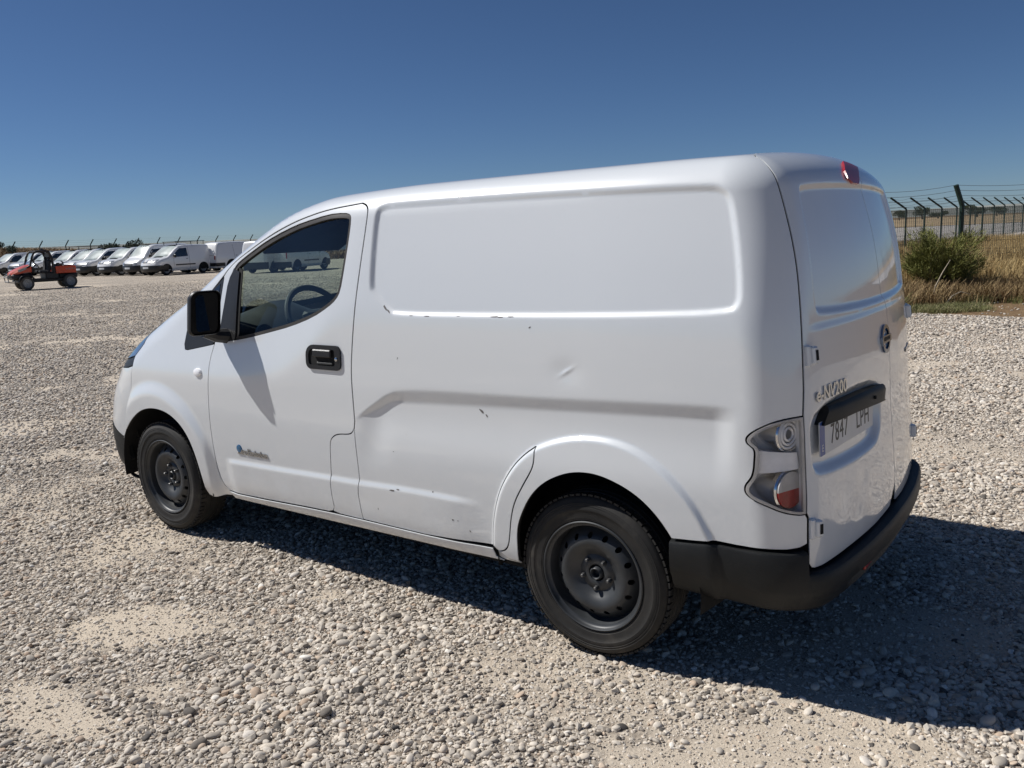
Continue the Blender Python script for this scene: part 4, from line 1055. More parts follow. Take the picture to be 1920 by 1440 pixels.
def van_fittings(door, rd, rdr, lampL):
    A = VB.tr
    # ---------------- rear bumper: sections run from one rear arch round to the other
    sk = A([(1262, 1009), (1300, 1013), (1337, 1016), (1380, 1025), (1438, 1033), (1476, 1034), (1506, 1029)])
    bt = A([(1521, 1066), (1555, 1053), (1613, 1009), (1668, 951)])
    lowb = A([(1300, 1131), (1400, 1142), (1470, 1149)])
    a_seam = float(A([(1516, 1050)])[0, 0]); a0 = float(sk[0, 0])+.006
    so_, bo_ = np.argsort(sk[:, 0]), np.argsort(bt[:, 0])
    def ztop(a):
        zs = np.interp(a, sk[so_, 0], sk[so_, 1]); zr = np.interp(a, bt[bo_, 0], bt[bo_, 1])
        return np.where(a > a_seam+.012, zs-.004, zr-.008)
    half = np.concatenate([np.linspace(a0, a_seam+.014, 34), np.linspace(a_seam+.010, VB.a_rear, 40)])
    secs_a = np.concatenate([half, 2*VB.a_rear-half[::-1][1:]]); secs_h = np.concatenate([half, half[::-1][1:]])
    zt = ztop(secs_h); zb = np.interp(-secs_h, [-a0, -a0+.12, .45, 1.2], [.325, .318, .312, .30])
    zts = np.where(secs_h > a_seam, zt[0]+(.47-zt[0])*sst((a0-secs_h)/(a0-a_seam)), .47); zts = np.minimum(zts, zt)
    out = .006+.031*sst((-secs_h-.42)/.42)
    prof = [(1.0, -.05, -.0), (1.0, -.016, 0), (.985, -.005, 0), (.94, 0.0, 0), (.80, .004, 0), (.55, .006, 0), (.40, .0, 0), (.30, -.010, 0), (.16, -.016, 0), (.05, -.026, 0), (0, -.045, 0), (0.0, -.25, 0)]
    NP = len(prof); V = np.zeros((len(secs_a), NP, 3))
    for j, (fz, off, _) in enumerate(prof):
        b = zb+((zt if fz > .9 else zts)-zb)*fz
        Q, n = SK.lift(np.stack([secs_a, np.maximum(b, .26)], -1)); nh = n.copy(); nh[:, 2] = 0; nh /= np.linalg.norm(nh, axis=1, keepdims=True)
        dent_ = -.014*sst((-secs_h-.75)/.2)*(1 if .2 < fz < .45 else 0)
        Q = Q+nh*(out+off+dent_)[:, None]; Q[:, 2] = b; V[:, j] = Q
    F = [(i*NP+j, (i+1)*NP+j, (i+1)*NP+j+1, i*NP+j+1) for i in range(len(secs_a)-1) for j in range(NP-1)]
    F += [tuple(range(NP)), tuple((len(secs_a)-1)*NP+j for j in range(NP-1, -1, -1))]
    bmp = mobj('rear_bumper', V.reshape(-1, 3), F, M_BUMP, van); auto_smooth(bmp, 40)
    for s in (1, -1):
        q = V[len(half)-20 if s > 0 else len(half)+18, 7]
        r = MB(); r.box((q[0]-.004, q[1], q[2]+.01), (.012, .09, .03), bev=.004); r.build('bumper_reflector', M_RED, van)
    # ---------------- tail lamps
    lamp_out = np.vstack([lampL, A([(1511, 935), (1509, 877), (1507, 818)])])
    for mir in (False, True):
        s = -1 if mir else 1
        ring_in = offset_poly(resample(lamp_out, .012), .010)
        g = SK0.panel('tail_lamp', lamp_out, M_GASK, van, holes=[ring_in], gap=.0015, off=.003, flange=.010, mirror=mir, fine=0, edge=.01, res=.01)
        g['label'] = 'right tail lamp, only its rim showing' if mir else 'clear tail lamp with chrome cones and a red segment'
        SK0.panel('lamp_housing', offset_poly(resample(lamp_out, .012), .002), M_HOUSE, g, gap=0, off=-.072, flange=0, mirror=mir, fine=0, res=.03)
        wl = offset_poly(resample(lamp_out, .012), .003); w0, _ = SK0.lift(wl, .000); w1, _ = SK0.lift(wl, -.073); k_ = len(wl)
        mobj('lamp_wall', np.vstack([w0, w1])*[1, s, 1], [(q, (q+1) % k_, k_+(q+1) % k_, k_+q) for q in range(k_)], M_HOUSE, g)
        SK0.panel('lamp_cover', offset_poly(resample(lamp_out, .012), .004), M_CLEAR, g, gap=0, off=.0045, flange=0, mirror=mir, fine=0, res=.02)
        SK0.panel('lamp_insert', A([(1421, 847), (1500, 850), (1504, 880), (1419, 890)]), M_HOUSE, g, gap=0, off=-.014, flange=.02, mirror=mir, fine=0, res=.02)
        for (tip, end, rad, red) in (((1408, 822), (1486, 817), .057, False), ((1405, 917), (1485, 921), .065, True)):
            p1, n1 = SK0.lift(A([end]), -.026); p1 = p1[0]; axd = np.array([-.925, .37, .03]); axd /= np.linalg.norm(axd); L = .175; p0 = p1-axd*L
            if mir: p0 = p0*[1, -1, 1]; axd = axd*[1, -1, 1]
            c = MB(); c.lathe([(rad*t**.42*(1-.05*(1-t)), L*t) for t in np.linspace(0, 1, 18)]+[(rad*.94, L+.006), (rad*.90, L+.002)], p0, axd, n=40); c.build('lamp_cone', M_CHROME, g)
            if red:
                u = np.cross(axd, [0, 0, 1.0]); u /= np.linalg.norm(u); v = np.cross(u, axd); v = v if v[2] > 0 else -v
                for (t0, t1, mt, nm) in ((math.pi, 2*math.pi, M_RED, 'red_segment'), (0, math.pi, M_GASK, 'smoked_segment')):
                    d = MB(); th = np.linspace(t0, t1, 20); cc = p0+axd*(L+.004)
                    P = [cc]+[cc+(rad*.9)*(math.cos(t)*u+math.sin(t)*v)-axd*.0 for t in th]
                    P2 = [q+axd*.008 for q in P]; n = len(P)
                    d.add(P+P2, [(0, i, i+1) for i in range(1, n-1)]+[(n, n+i+1, n+i) for i in range(1, n-1)]+[(i, n+i, n+i+1, i+1) for i in range(1, n-1)]); d.build(nm, mt, g)
            else:
                d = MB(); 
                for rr_ in (.015, .028, .040): d.lathe([(rr_, L+.002), (rr_+.004, L+.007), (rr_+.009, L+.002)], p0, axd, n=28)
                d.build('reversing_lens', M_HOUSE, g)
    # ---------------- high brake lamp
    SK0.panel('high_brake_lamp', A([(1578, 305), (1590, 309), (1605, 316), (1607, 330), (1607, 346), (1596, 344), (1586, 336), (1581, 322)]), M_RED, van, gap=0, off=.008, flange=.012, fine=0, res=.02)
    # ---------------- hinges
    for (px, w) in (((1517, 667), .034), ((1526, 990), .034)):
        P, n = SK0.lift(A([px])); P, n = P[0], n[0]
        for s in (1, -1):
            M = frame_at(P=P*[1, s, 1], n=n*[1, s, 1]); h = MB()
            mbox(h, M, (-.012*s, 0, .004), (.020, .066, .016), .004); mbox(h, M, (.008*s, 0, .010), (.026, .056, .024), .005)
            h.build('door_hinge', M_WHITE, van)
            k = MB(); mbox(k, M, (.010*s, 0, .0225), (.012, .032, .003)); k.build('hinge_slot', M_VOID, van)
    # ---------------- number plate, handle bar, emblem, lettering
    P, n = SK.lift(A([(1595, 800)])); n0 = np.array([-1, .075, .05]); n0 /= np.linalg.norm(n0)
    cz = .862; cy = .405
    base, d = np.array([[0, cy, cz]]), np.array([[-1.0, 0, 0]])
    Q = VB.solve(base, d, 0, 1.2)[0]; Q[0] += .018
    M = frame_at(P=Q, n=n0); pl = MB(); pl.prism(rrect(.520, .112, .008), .003, M); plate = pl.build('number_plate', M_PLATE, van)
    b = MB(); b.prism(rrect(.042, .110, .004, cx=-.237), .0006, M @ Matrix.Translation((0, 0, .003))); b.build('blue_band', M_PBLUE, plate)
    meshobj('plate_digits', text_mesh('7847', .094, .0008, M @ Matrix.Translation((-.083, -.004, .003)), sx=.80, spacing=1.12), M_INK, plate)
    meshobj('plate_letters', text_mesh('LPH', .094, .0008, M @ Matrix.Translation((.150, -.004, .003)), sx=.80, spacing=1.10), M_INK, plate)
    meshobj('country_letter', text_mesh('E', .032, .0005, M @ Matrix.Translation((-.237, -.032, .0036))), M_PLATE, plate)
    # handle bar over the plate: traced corners lifted proud of the door
    hb = MB(); sec = []
    TL = VB.trace([(1556, 762), (1580, 752), (1620, 734), (1650, 721), (1660, 719)], off=.006); n_ = VB.grad(TL)
    BL = VB.trace([(1548, 799), (1580, 786), (1620, 768), (1652, 755), (1662, 750)], off=.012)
    for i_, (t, b_, n1) in enumerate(zip(TL, BL, n_)):
        nh = np.array([n1[0], n1[1], 0]); nh /= np.linalg.norm(nh); up = (t-b_); k = .008 if i_ in (0, 4) else 0
        sec.append([t-nh*.04, t-nh*k, t+nh*(.006-k)-up*.12, t+nh*(.009-k)-up*.30, b_+nh*(.003-k)+up*.06, b_-nh*.002, b_-nh*.05])
    loft(hb, sec); hbar = hb.build('door_handle_bar', M_BUMP, van, ang=25)
    kb = MB(); q = VB.trace([(1642, 745)], off=.019); n1 = VB.grad(q); kb.lathe([(0, .002), (.006, .002), (.007, -.01)], q[0], n1[0], n=12); kb.build('handle_lock', M_VOID, hbar)
    # round emblem with bar
    q, n1 = SK.lift(A([(1657, 635)])); M = frame_at(P=q[0], n=n1[0]); th = np.linspace(0, 2*math.pi, 41)[:-1]
    e = MB(); ro = .058; ring_prism(e, [(ro*math.cos(t), ro*.92*math.sin(t)) for t in th], [(ro*.76*math.cos(t), ro*.68*math.sin(t)) for t in th], .007, M)
    emb = e.build('emblem', M_EMB, van)
    e = MB(); e.prism(rrect(.130, .027, .003), .009, M); ebar = e.build('emblem_bar', M_EMB, emb)
    meshobj('emblem_lettering', text_mesh('NISSAN', .021, .001, M @ Matrix.Translation((0, 0, .009)), sx=1.25), M_INK, emb)
    for s in (1, -1):
        e = MB(); hw = [(ro*.74*math.cos(t), s*(.017+ro*.60*max(0, math.sin(t))*.9)) for t in np.linspace(.25, math.pi-.25, 14)]
        e.prism([(x, y) for x, y in hw], .002, M); e.build('emblem_inlay', M_BLUEB, emb)
    q, n1 = SK.lift(A([(1558, 732)])); M = frame_at(P=q[0], n=n1[0])
    meshobj('model_badge', text_mesh('e-NV200', .062, .004, M, sx=1.0, spacing=1.02, offset=.0010), M_BADGE, van)
    q, n1 = SK.lift(A([(1694, 672)])); 
    q2, n2 = SK.lift(VB.inv(VB.solve(np.array([[0, -.56, 1.0]]), np.array([[-1.0, 0, 0]]), 0, 1.2))); M = frame_at(P=q2[0], n=n2[0])
    meshobj('emission_badge', text_mesh('zero emission', .032, .003, M, offset=.001), M_BADGE, van)
    # door badge
    pa = VB.trace([(441, 842), (504, 853)]); wd = np.linalg.norm(pa[1]-pa[0]); q, n1 = SK.lift(A([(474, 850)])); M = frame_at(P=q[0], n=n1[0])
    bd = meshobj('door_badge', text_mesh('zeroEmission', wd*.165, .004, M, offset=.0015), M_BADGE, van)
    q, n1 = SK.lift(A([(449, 841)])); M2 = frame_at(P=q[0], n=n1[0]); e = MB(); e.lathe([(.0, .006), (.012, .0055), (.019, .004), (.021, .0)], tuple(M2.translation), n1[0], n=24); e.build('badge_button', M_BLUEB, bd)
    # ---------------- door handle
    P, n = SK.lift(A([(607, 670)])); M = frame_at(P=P[0], n=n[0], off=-.002)
    hd = MB(); ro_ = rrect(.222, .108, [.026, .05, .030, .026]); ri_ = rrect(.170, .072, [.012, .030, .016, .012], cx=-.008)
    ring_prism(hd, ro_, ri_, .010, M); hnd = hd.build('door_handle', M_BLACK, door, ang=30)
    c = MB(); c.prism(ri_, .001, M @ Matrix.Translation((0, 0, .0035))); c.build('handle_cup', M_VOID, door)
    c = MB(); mbox(c, M, (.0, .018, .012), (.118, .034, .016), .005); c.build('handle_paddle', M_BLACK, door)
    c = MB(); mbox(c, M, (.01, -.026, .007), (.10, .010, .006), .002); c.build('handle_ledge', M_TRIM, door)
    c = MB(); kq = M @ Vector((.088, -.004, .008)); c.lathe([(0, .007), (.006, .007), (.009, .005), (.009, 0)], tuple(kq), n[0], n=16); c.build('key_lock', M_BADGE, door)
    # ---------------- side indicator
    P, n = SK.lift(A([(371, 698)])); M = frame_at(P=P[0], n=n[0]); c = MB(); V = []; 
    R3 = np.array([[M[i][j] for j in range(3)] for i in range(3)])
    for (rr_, h) in ((.034, -.004), (.034, .003), (.030, .008), (.020, .011), (.006, .012)):
        V += [P[0]+R3@np.array([rr_*math.cos(t), rr_*.62*math.sin(t), h]) for t in np.linspace(0, 2*math.pi, 29)[:-1]]
    c.add(V, [(i*28+k, i*28+(k+1) % 28, (i+1)*28+(k+1) % 28, (i+1)*28+k) for i in range(4) for k in range(28)]+[tuple(4*28+k for k in range(28))])
    ind = c.build('side_indicator', M_HOUSE, van)
    # ---------------- door mirrors
    for s in (1, -1):
        m = MB(); secs = []
        for (x, cy, cz, w, h) in ((2.045, .940, 1.240, .150, .205), (2.051, .940, 1.240, .157, .213), (2.068, .938, 1.239, .158, .214), (2.095, .930, 1.237, .146, .200), (2.120, .920, 1.234, .120, .168), (2.138, .912, 1.231, .080, .12), (2.146, .908, 1.230, .04, .06)):
            pts = rrect(w, h, [min(w, h)*.20, min(w, h)*.24, min(w, h)*.22, min(w, h)*.20], n=5, skew=.12)
            secs.append([(x+.30*(-p[0]), s*(cy-.88*p[0]), cz+p[1]) for p in pts])
        loft(m, secs, close=False); n = len(secs[-1]); m.F.append(tuple((len(secs)-1)*n+k for k in range(n))); m.M.append(0)
        mir = m.build('door_mirror', M_BLACK, van, ang=50)
        r_ = MB(); pts = rrect(.140, .192, .026, n=5, skew=.12); nrm = np.array([-1, -.17*s, .04])
        r_.add([(2.056+.30*(-p[0]), s*(.943-.88*p[0]), 1.240+p[1]) for p in pts], [tuple(range(len(pts)))])
        rim = r_.build('mirror_recess', M_VOID, mir)
        gl = MB(); c0 = np.array([2.050, s*.943, 1.240]); u = np.array([-.17*-1, -s*1.0, 0]); u = np.array([.16, -s, 0]); u /= np.linalg.norm(u); v = np.array([.04, 0, 1.0])
        pts = rrect(.108, .170, .020, n=5, skew=.12); gl.add([c0+u*p[0]+v*p[1] for p in pts], [tuple(range(len(pts)))]); gl.build('mirror_glass', M_MIRR, mir, smooth=False)
        ar = MB(); ar.tube([(2.09, s*.93, 1.15), (2.085, s*.87, 1.122), (2.07, s*.80, 1.112)], [.030, .034, .040], n=10); ar.build('mirror_arm', M_BLACK, mir)
    # ---------------- wheels
    ty, ri, hu, nu = make_wheel(1); 
    parts = [('tyre', ty, M_TYRE), ('rim', ri, M_STEEL), ('hub', hu, M_STEEL)]
    meshes = []
    for nm, mb_, mt in parts:
        o = mb_.build(nm, mt, None, ang=40); meshes.append((nm, o)); 
    nutm = [b.build('wheel_nut', M_NUT, None) for b in nu]
    first = True
    for (x, s, rot) in ((RAX, 1, 0.0), (FAX, 1, .9), (RAX, -1, .3), (FAX, -1, 1.5)):
        w = empty('wheel', (x, s*.842, WZ+.006), 0, van); w.rotation_euler = (0, rot, 0 if s > 0 else math.pi)
        for nm, o in meshes+[('wheel_nut', q) for q in nutm]:
            c = o if first else o.copy()
            if not first: COL.objects.link(c)
            c.parent = w
        first = False
    # ---------------- cabin
    cab = MB(); cab.prism([(.70, .36), (.76, .9), (.74, 1.3), (.64, 1.62), (.5, 1.70), (-.5, 1.70), (-.64, 1.62), (-.74, 1.3), (-.76, .9), (-.70, .36)], .03, Matrix(((0, 0, 1, .93), (1, 0, 0, 0), (0, 1, 0, 0), (0, 0, 0, 1)))); cab.build('bulkhead', M_TRIM, van)
    hl = MB(); xs = np.linspace(.95, 1.86, 12); V = []; 
    for x in xs:
        for y in np.linspace(-.66, .66, 9):
            z = float(TB.P([(x, min(max(y, -.6), .6))])[0, 2]); V.append((x, y, z-.035-.03*abs(y/.66)**4))
    hl.add(V, [(i*9+j, i*9+j+1, (i+1)*9+j+1, (i+1)*9+j) for i in range(11) for j in range(8)]); hl.build('headlining', M_TRIM, van)
    for s in (1, -1):
        vz = MB(); vz.box((1.91, s*.31, 1.585), (.34, .52, .022), R=Matrix.Rotation(.46, 3, 'Y'), bev=.008); vz.build('sun_visor', M_TRIM, van)
        it = MB(); it.box((1.55, s*.79, .78), (1.25, .05, .62), bev=.02); it.build('door_lining', M_TRIM, van)
    ds = MB(); secs = []
    for y in np.linspace(-.74, .74, 15):
        hump = .085*math.exp(-((y-.37)/.17)**4)
        secs.append([(2.02, y, .60), (2.00, y, .88), (2.03-.06*math.exp(-((y-.37)/.2)**2), y, 1.06), (2.10, y, 1.13+hump*.7), (2.22, y, 1.165+hump), (2.36, y, 1.165+hump*.55), (2.50, y, 1.15), (2.50+.24*(1-(y/.74)**2), y, 1.10), (2.50+.24*(1-(y/.74)**2), y, .60)])
    loft(ds, secs); ds.build('dashboard', M_TRIM, van, ang=60)
    vt = MB(); vt.lathe([(.052, 0), (.052, .02), (.040, .02), (.036, .004), (0, .004)], (2.02, .64, 1.10), (-1, 0, .25), n=24); vt.build('air_vent', M_BLACK, van)
    sw = MB(); c = np.array([1.905, .37, 1.155]); nn = np.array([-math.cos(.50), 0, math.sin(.50)]); u = np.array([0, 1.0, 0]); v = np.cross(nn, u); v = v if v[2] > 0 else -v
    pts = [c+.185*(math.cos(t)*u+math.sin(t)*v) for t in np.linspace(0, 2*math.pi, 49)]
    sw.tube(pts, .0155, n=10, cap=False); st = sw.build('steering_wheel', M_TRIM, van)
    sp = MB(); R = np.stack([u, v, nn], 1); sp.box(c-nn*.02, (.15, .12, .05), R=R, bev=.02); 
    for t in (0, math.pi, -math.pi/2): sp.box(c-nn*.01+.11*(math.cos(t)*u+math.sin(t)*v), (.13 if t in (0, math.pi) else .03, .03 if t in (0, math.pi) else .12, .02), R=R, bev=.006)
    sp.build('wheel_hub', M_TRIM, st); cl = MB(); cl.tube([c-nn*.03, c-nn*.30+np.array([0, 0, -.12])], .045, n=12); cl.build('steering_column', M_BLACK, st)
    em = MB(); em.lathe([(0, .012), (.016, .010), (.018, .004)], c+nn*.0, nn, n=20); em.build('wheel_emblem', M_BADGE, st)
    for sy in (.37, -.35):
        se = MB(); se.box((1.42, sy, .70), (.50, .50, .16), bev=.06); se.box((1.15, sy, 1.02), (.14, .48, .58), R=Matrix.Rotation(-.22, 3, 'Y'), bev=.05); se.box((1.07, sy, 1.40), (.09, .25, .17), bev=.04); se.build('cab_seat', M_SEAT, van)
    # ---------------- scuffs on the side
    rr2 = np.random.default_rng(3); M_SCR = simple('scuff', (.13, .12, .115), rough=.7, var=.4)
    for (px, L, w, ang_, k) in (((722, 578), .050, .009, -.9, 1), ((728, 584), .030, .008, -.8, 1), ((800, 593), .04, .005, 0, 1), ((770, 592), .03, .004, 0, 1), ((925, 594), .05, .007, .05, 1), ((938, 595), .05, .006, .02, 1), ((957, 594), .04, .006, 0, 1), ((898, 772), .034, .012, -.7, 1), ((908, 781), .020, .008, -.8, 1), ((738, 918), .044, .010, .05, 1), ((748, 917), .02, .008, 0, 1), ((812, 922), .010, .010, 0, 1), ((852, 973), .014, .009, .2, 1), ((861, 975), .010, .007, .2, 1), ((883, 995), .016, .007, -.8, 1), ((712, 952), .006, .016, .2, 1), ((745, 672), .004, .014, -.5, 1), ((858, 593), .03, .004, 0, 1), ((737, 847), .012, .005, .4, 1), ((993, 614), .014, .005, .5, 1)):
        P, n = SK.lift(A([px])); M = frame_at(P=P[0], n=n[0], off=.0012); sc = MB()
        for i in range(k):
            cx, cy_ = (rr2.normal(0, L*.7), rr2.normal(0, w*.8)) if k > 1 else (0, 0); m_ = 7; sz = rr2.uniform(.8, 1.15)
            poly = [(cx+sz*L*.5*math.cos(t)*rr2.uniform(.5, 1)*math.cos(ang_)-sz*w*.5*math.sin(t)*math.sin(ang_)*rr2.uniform(.5, 1), cy_+sz*L*.5*math.cos(t)*math.sin(ang_)*rr2.uniform(.5, 1)+sz*w*.5*math.sin(t)*rr2.uniform(.5, 1)) for t in np.linspace(0, 2*math.pi, m_+1)[:-1]]
            nB = len(sc.V); pts2 = []
            for q in poly:
                W_ = M @ Vector((q[0], q[1], 0)); pts2.append(np.array(W_))
            ab = VB.inv(np.array(pts2)); PP, NN = SK.lift(ab, .0006)
            sc.add(PP, [tuple(range(m_))])
        sc.build('scuff_mark', M_SCR, van, smooth=False)
M_SEAT = simple('seat_cloth', (.03, .03, .034), rough=.9, var=.3, scale=60)
# ================================================================== fences, plants and far land on the right and left
M_GREEN = simple('fence_green', (.018, .045, .032), rough=.5, var=.25, scale=9)
M_WIRE = simple('fence_wire', (.06, .075, .065), rough=.5, var=.2, metal=.3)
M_BARB = simple('barbed_wire', (.16, .16, .16), rough=.5, metal=.6, var=.2)
def bay_mesh(w, h):
    """welded wire panel, w wide along x, standing on z = 0"""
    b = MB(); t = .0048
    for x in np.arange(.05, w-.04, .05): b.box((x, 0, h/2), (t, t, h))
    for z in list(np.arange(.08, h, .20)): b.box((w/2, t, z), (w, t, t))
    for z in (.45, .55, h-.12, h-.02): b.box((w/2, t*2, z), (w, .02, t))
    return b
def make_fence(name, label, pts, zb, h, arm, armdir, dia=.055, wires=3, cat='fence', thick=None, bays=True):
    """posts with cranked tops, welded wire panels between them, barbed wire along the arms"""
    root = tag(empty(name, (float(pts[0][0]), float(pts[0][1]), 0)), label, cat); o0 = np.array([pts[0][0], pts[0][1], 0])
    ad = np.array([armdir[0], armdir[1]]); ad = ad/np.linalg.norm(ad)
    tips = []; pm = None; wm = None
    for i, p in enumerate(pts):
        z0 = zb(p) if callable(zb) else zb; d = thick[i] if thick else dia
        m = MB(); a = np.array([0, 0, -.2]); bnd = np.array([0, 0, h]); tip = np.array([ad[0]*arm[0], ad[1]*arm[0], h+arm[1]])
        if pm is None or thick:
            m.tube([a, bnd-[0, 0, .02], bnd+(tip-bnd)*.04, tip], d/2, n=8); o = m.build('post', M_GREEN, root); pm = o.data
        else:
            o = link(bpy.data.objects.new('post', pm), root)
        o.location = (p[0]-o0[0], p[1]-o0[1], z0); tips.append((np.array([p[0], p[1], z0])+bnd, np.array([p[0], p[1], z0])+tip))
    for i in range(len(pts)-1):
        p, q = np.array(pts[i], float)[:2], np.array(pts[i+1], float)[:2]; L = np.linalg.norm(q-p)
        if bays:
            if wm is None: o = bay_mesh(L, h-.1).build('wire_panel', M_WIRE, root, smooth=False); wm = (o.data, L)
            else:
                o = link(bpy.data.objects.new('wire_panel', wm[0]), root); o.scale = (L/wm[1], 1, 1)
            o['kind'] = 'stuff'
            z0 = zb(pts[i]) if callable(zb) else zb; z1 = zb(pts[i+1]) if callable(zb) else zb
            o.location = (p[0]-o0[0], p[1]-o0[1], z0+.05); o.rotation_euler = (0, -math.atan2(z1-z0, L), math.atan2(q[1]-p[1], q[0]-p[0]))
        for k in range(wires):
            t = (k+1)/wires; a = tips[i][0]*(1-t)+tips[i][1]*t; b = tips[i+1][0]*(1-t)+tips[i+1][1]*t; s = .05+.03*((i*7+k*3) % 3)
            w = MB(); w.tube([a+(b-a)*u-np.array([0, 0, 4*s*u*(1-u)])-o0 for u in np.linspace(0, 1, 9)], .0042, n=4); w.build('barbed_wire', M_BARB, root)
    return root

def build_fences():
    # near fence with the stout corner post
    c = at(1803, 20.2); lat = RH*.985+FH*.17; lat /= np.linalg.norm(lat)
    pts = [c[:2]+lat*3.0*k+FH*(.15*abs(k)) for k in (-3, -2, -1, 0, 1, 2, 3)]
    make_fence('perimeter_fence', 'near green wire fence with a stout leaning-topped post behind the bush', [tuple(p) for p in pts], -.02, 1.78, (.20, .48), tuple(-RH*.9-FH*.2), wires=4, thick=[.06, .06, .06, .115, .06, .06, .06])
    # second fence receding behind it
    q0 = at(1700, 38.0)[:2]; st = RH*1.95+FH*2.24
    pts = [tuple(q0+st*k) for k in range(-2, 16)]
    make_fence('perimeter_fence', 'far green fence with cranked posts receding to the right behind the dry field', pts, lambda p: .016*max(0, ((p[0]-q0[0])*st[0]+(p[1]-q0[1])*st[1])/8.8), 1.90, (.72, .52), tuple(-RH), dia=.085, wires=4)
    # airfield fence beyond the concrete
    q0 = at(1718, 120)[:2]; st = RH*9+FH*1.0
    make_fence('perimeter_fence', 'thin distant fence posts beyond the pale concrete strip', [tuple(q0+st*k) for k in range(-2, 5)], 0, 2.4, (.3, .5), tuple(-RH), dia=.14, wires=1, bays=False)
    # boundary behind the parked vans
    a = at(51, 92.7)[:2]; st = RH*1.60+FH*2.54
    make_fence('perimeter_fence', 'boundary fence with cranked posts behind the row of parked vans', [tuple(a+st*k) for k in range(-3, 22)], lambda p: float(ground_h(np.array([p[0]]), np.array([p[1]]))[0]), 1.95, (.42, .62), tuple(RH), dia=.12, wires=3)

def tuft_sources(kind, n, cols, hgt, blades, spread, width, lean=.35):
    out = []
    m, nt, b = newmat(kind+'_blade'); oi = N(nt, 'ShaderNodeObjectInfo'); r = ramp(nt, [(i/(len(cols)-1), c) for i, c in enumerate(cols)]); nt.links.new(oi.outputs['Random'], r.inputs[0])
    tc = N(nt, 'ShaderNodeTexCoord'); nz = N(nt, 'ShaderNodeTexNoise', Scale=7.0); nt.links.new(tc.outputs['Object'], nz.inputs['Vector']); v = ramp(nt, [(.3, (.75, .75, .75)), (.7, (1.2, 1.2, 1.15))]); nt.links.new(nz.outputs[0], v.inputs[0])
    mx = N(nt, 'ShaderNodeMix', data_type='RGBA', blend_type='MULTIPLY'); mx.inputs['Factor'].default_value = 1; nt.links.new(r.outputs[0], mx.inputs['A']); nt.links.new(v.outputs[0], mx.inputs['B']); nt.links.new(mx.outputs['Result'], b.inputs['Base Color'])
    b.inputs['Roughness'].default_value = .7; b.inputs['Specular IOR Level'].default_value = .2
    for k in range(n):
        rr = np.random.default_rng(hash(kind) % 1000+k if False else 300+k+len(kind)*13); V, F = [], []
        for i in range(blades):
            c = rr.normal(0, spread, 2); t = rr.uniform(0, 6.283); h = hgt*rr.uniform(.45, 1.1); ln = rr.uniform(.05, lean)*h; w = width*rr.uniform(.6, 1.3); u = np.array([-math.sin(t), math.cos(t)]); d = np.array([math.cos(t), math.sin(t)])
            n0 = len(V)
            for (f, ww) in ((0, 1), (.5, .8), (1, .25)):
                p = c+d*ln*f*f
                V += [(p[0]+u[0]*w*ww/2, p[1]+u[1]*w*ww/2, h*f), (p[0]-u[0]*w*ww/2, p[1]-u[1]*w*ww/2, h*f*.99)]
            F += [(n0, n0+1, n0+3, n0+2), (n0+2, n0+3, n0+5, n0+4)]
        out.append(bpy.data.objects.new(kind+'_tuft', mesh_from(kind+'_tuft', V, F, mats=[m], smooth=False)))
    return out

def build_plants():
    rr = np.random.default_rng(21)
    def pts_in(n, px0, px1, d0, d1):
        d = np.sqrt(rr.uniform(d0*d0, d1*d1, n)); x = rr.uniform(px0, px1, n); P = np.array([at(a, b) for a, b in zip(x, d)]); return P
    # tall dry grass behind the gravel edge
    P = np.vstack([pts_in(5200, 1500, 2350, 16.6, 26), pts_in(6500, 1560, 2300, 26, 47)])
    k = fbm(P[:, 0]*.35+5, P[:, 1]*.35, 3); P = P[k > .30]; n = len(P); P[:, 2] = -.02
    s = rr.uniform(.7, 1.25, n)*(.55+.75*fbm(P[:, 0]*.25, P[:, 1]*.25+30, 3)); s *= np.where(np.hypot(P[:, 0]-CAM_POS[0], P[:, 1]-CAM_POS[1]) > 28, .62, 1.0)
    o = scatter('dry_grass', P, np.stack([0*s, 0*s, rr.uniform(0, 6.28, n)], -1), np.stack([s*1.2, s*1.2, s], -1), rr.integers(0, 4, n), tuft_sources('dry_grass', 4, [(.34, .235, .10), (.48, .345, .16), (.58, .44, .22), (.30, .20, .085)], .62, 44, .16, .010, .4))
    tag(o, 'tall golden dry grass growing along the fence', 'grass')
    # low brown weeds under the bush and right of it
    P = pts_in(1900, 1600, 2300, 14.7, 18.4); n = len(P); P[:, 2] = -.02; s = rr.uniform(.5, 1.2, n)
    o = scatter('brown_weeds', P, np.stack([0*s, 0*s, rr.uniform(0, 6.28, n)], -1), np.stack([s, s, s], -1), rr.integers(0, 3, n), tuft_sources('brown_weed', 3, [(.17, .11, .055), (.29, .20, .10), (.42, .31, .16)], .34, 36, .13, .012, .9))
    tag(o, 'low brown dead weeds between the fence and the gravel', 'weeds')
    # green weeds along the gravel edge
    P = np.vstack([pts_in(1900, 1560, 1858, 13.45, 15.3), pts_in(160, 1862, 1950, 16.5, 19), pts_in(60, 1858, 2200, 13.4, 15.5)]); P = P[fbm(P[:, 0]*1.6+2, P[:, 1]*1.6+7, 3) > .40]; n = len(P); P[:, 2] = -.02; s = rr.uniform(.35, 1.0, n)**1.3*(.6+1.2*sst((fbm(P[:, 0]*.9, P[:, 1]*.9+3, 3)-.35)/.4))
    o = scatter('green_weeds', P, np.stack([0*s, 0*s, rr.uniform(0, 6.28, n)], -1), np.stack([s, s, s], -1), rr.integers(0, 3, n), tuft_sources('green_weed', 3, [(.12, .13, .045), (.18, .19, .07), (.26, .25, .12), (.34, .29, .17)], .20, 40, .13, .010, 1.1))
    tag(o, 'low green weeds bordering the white gravel', 'weeds')

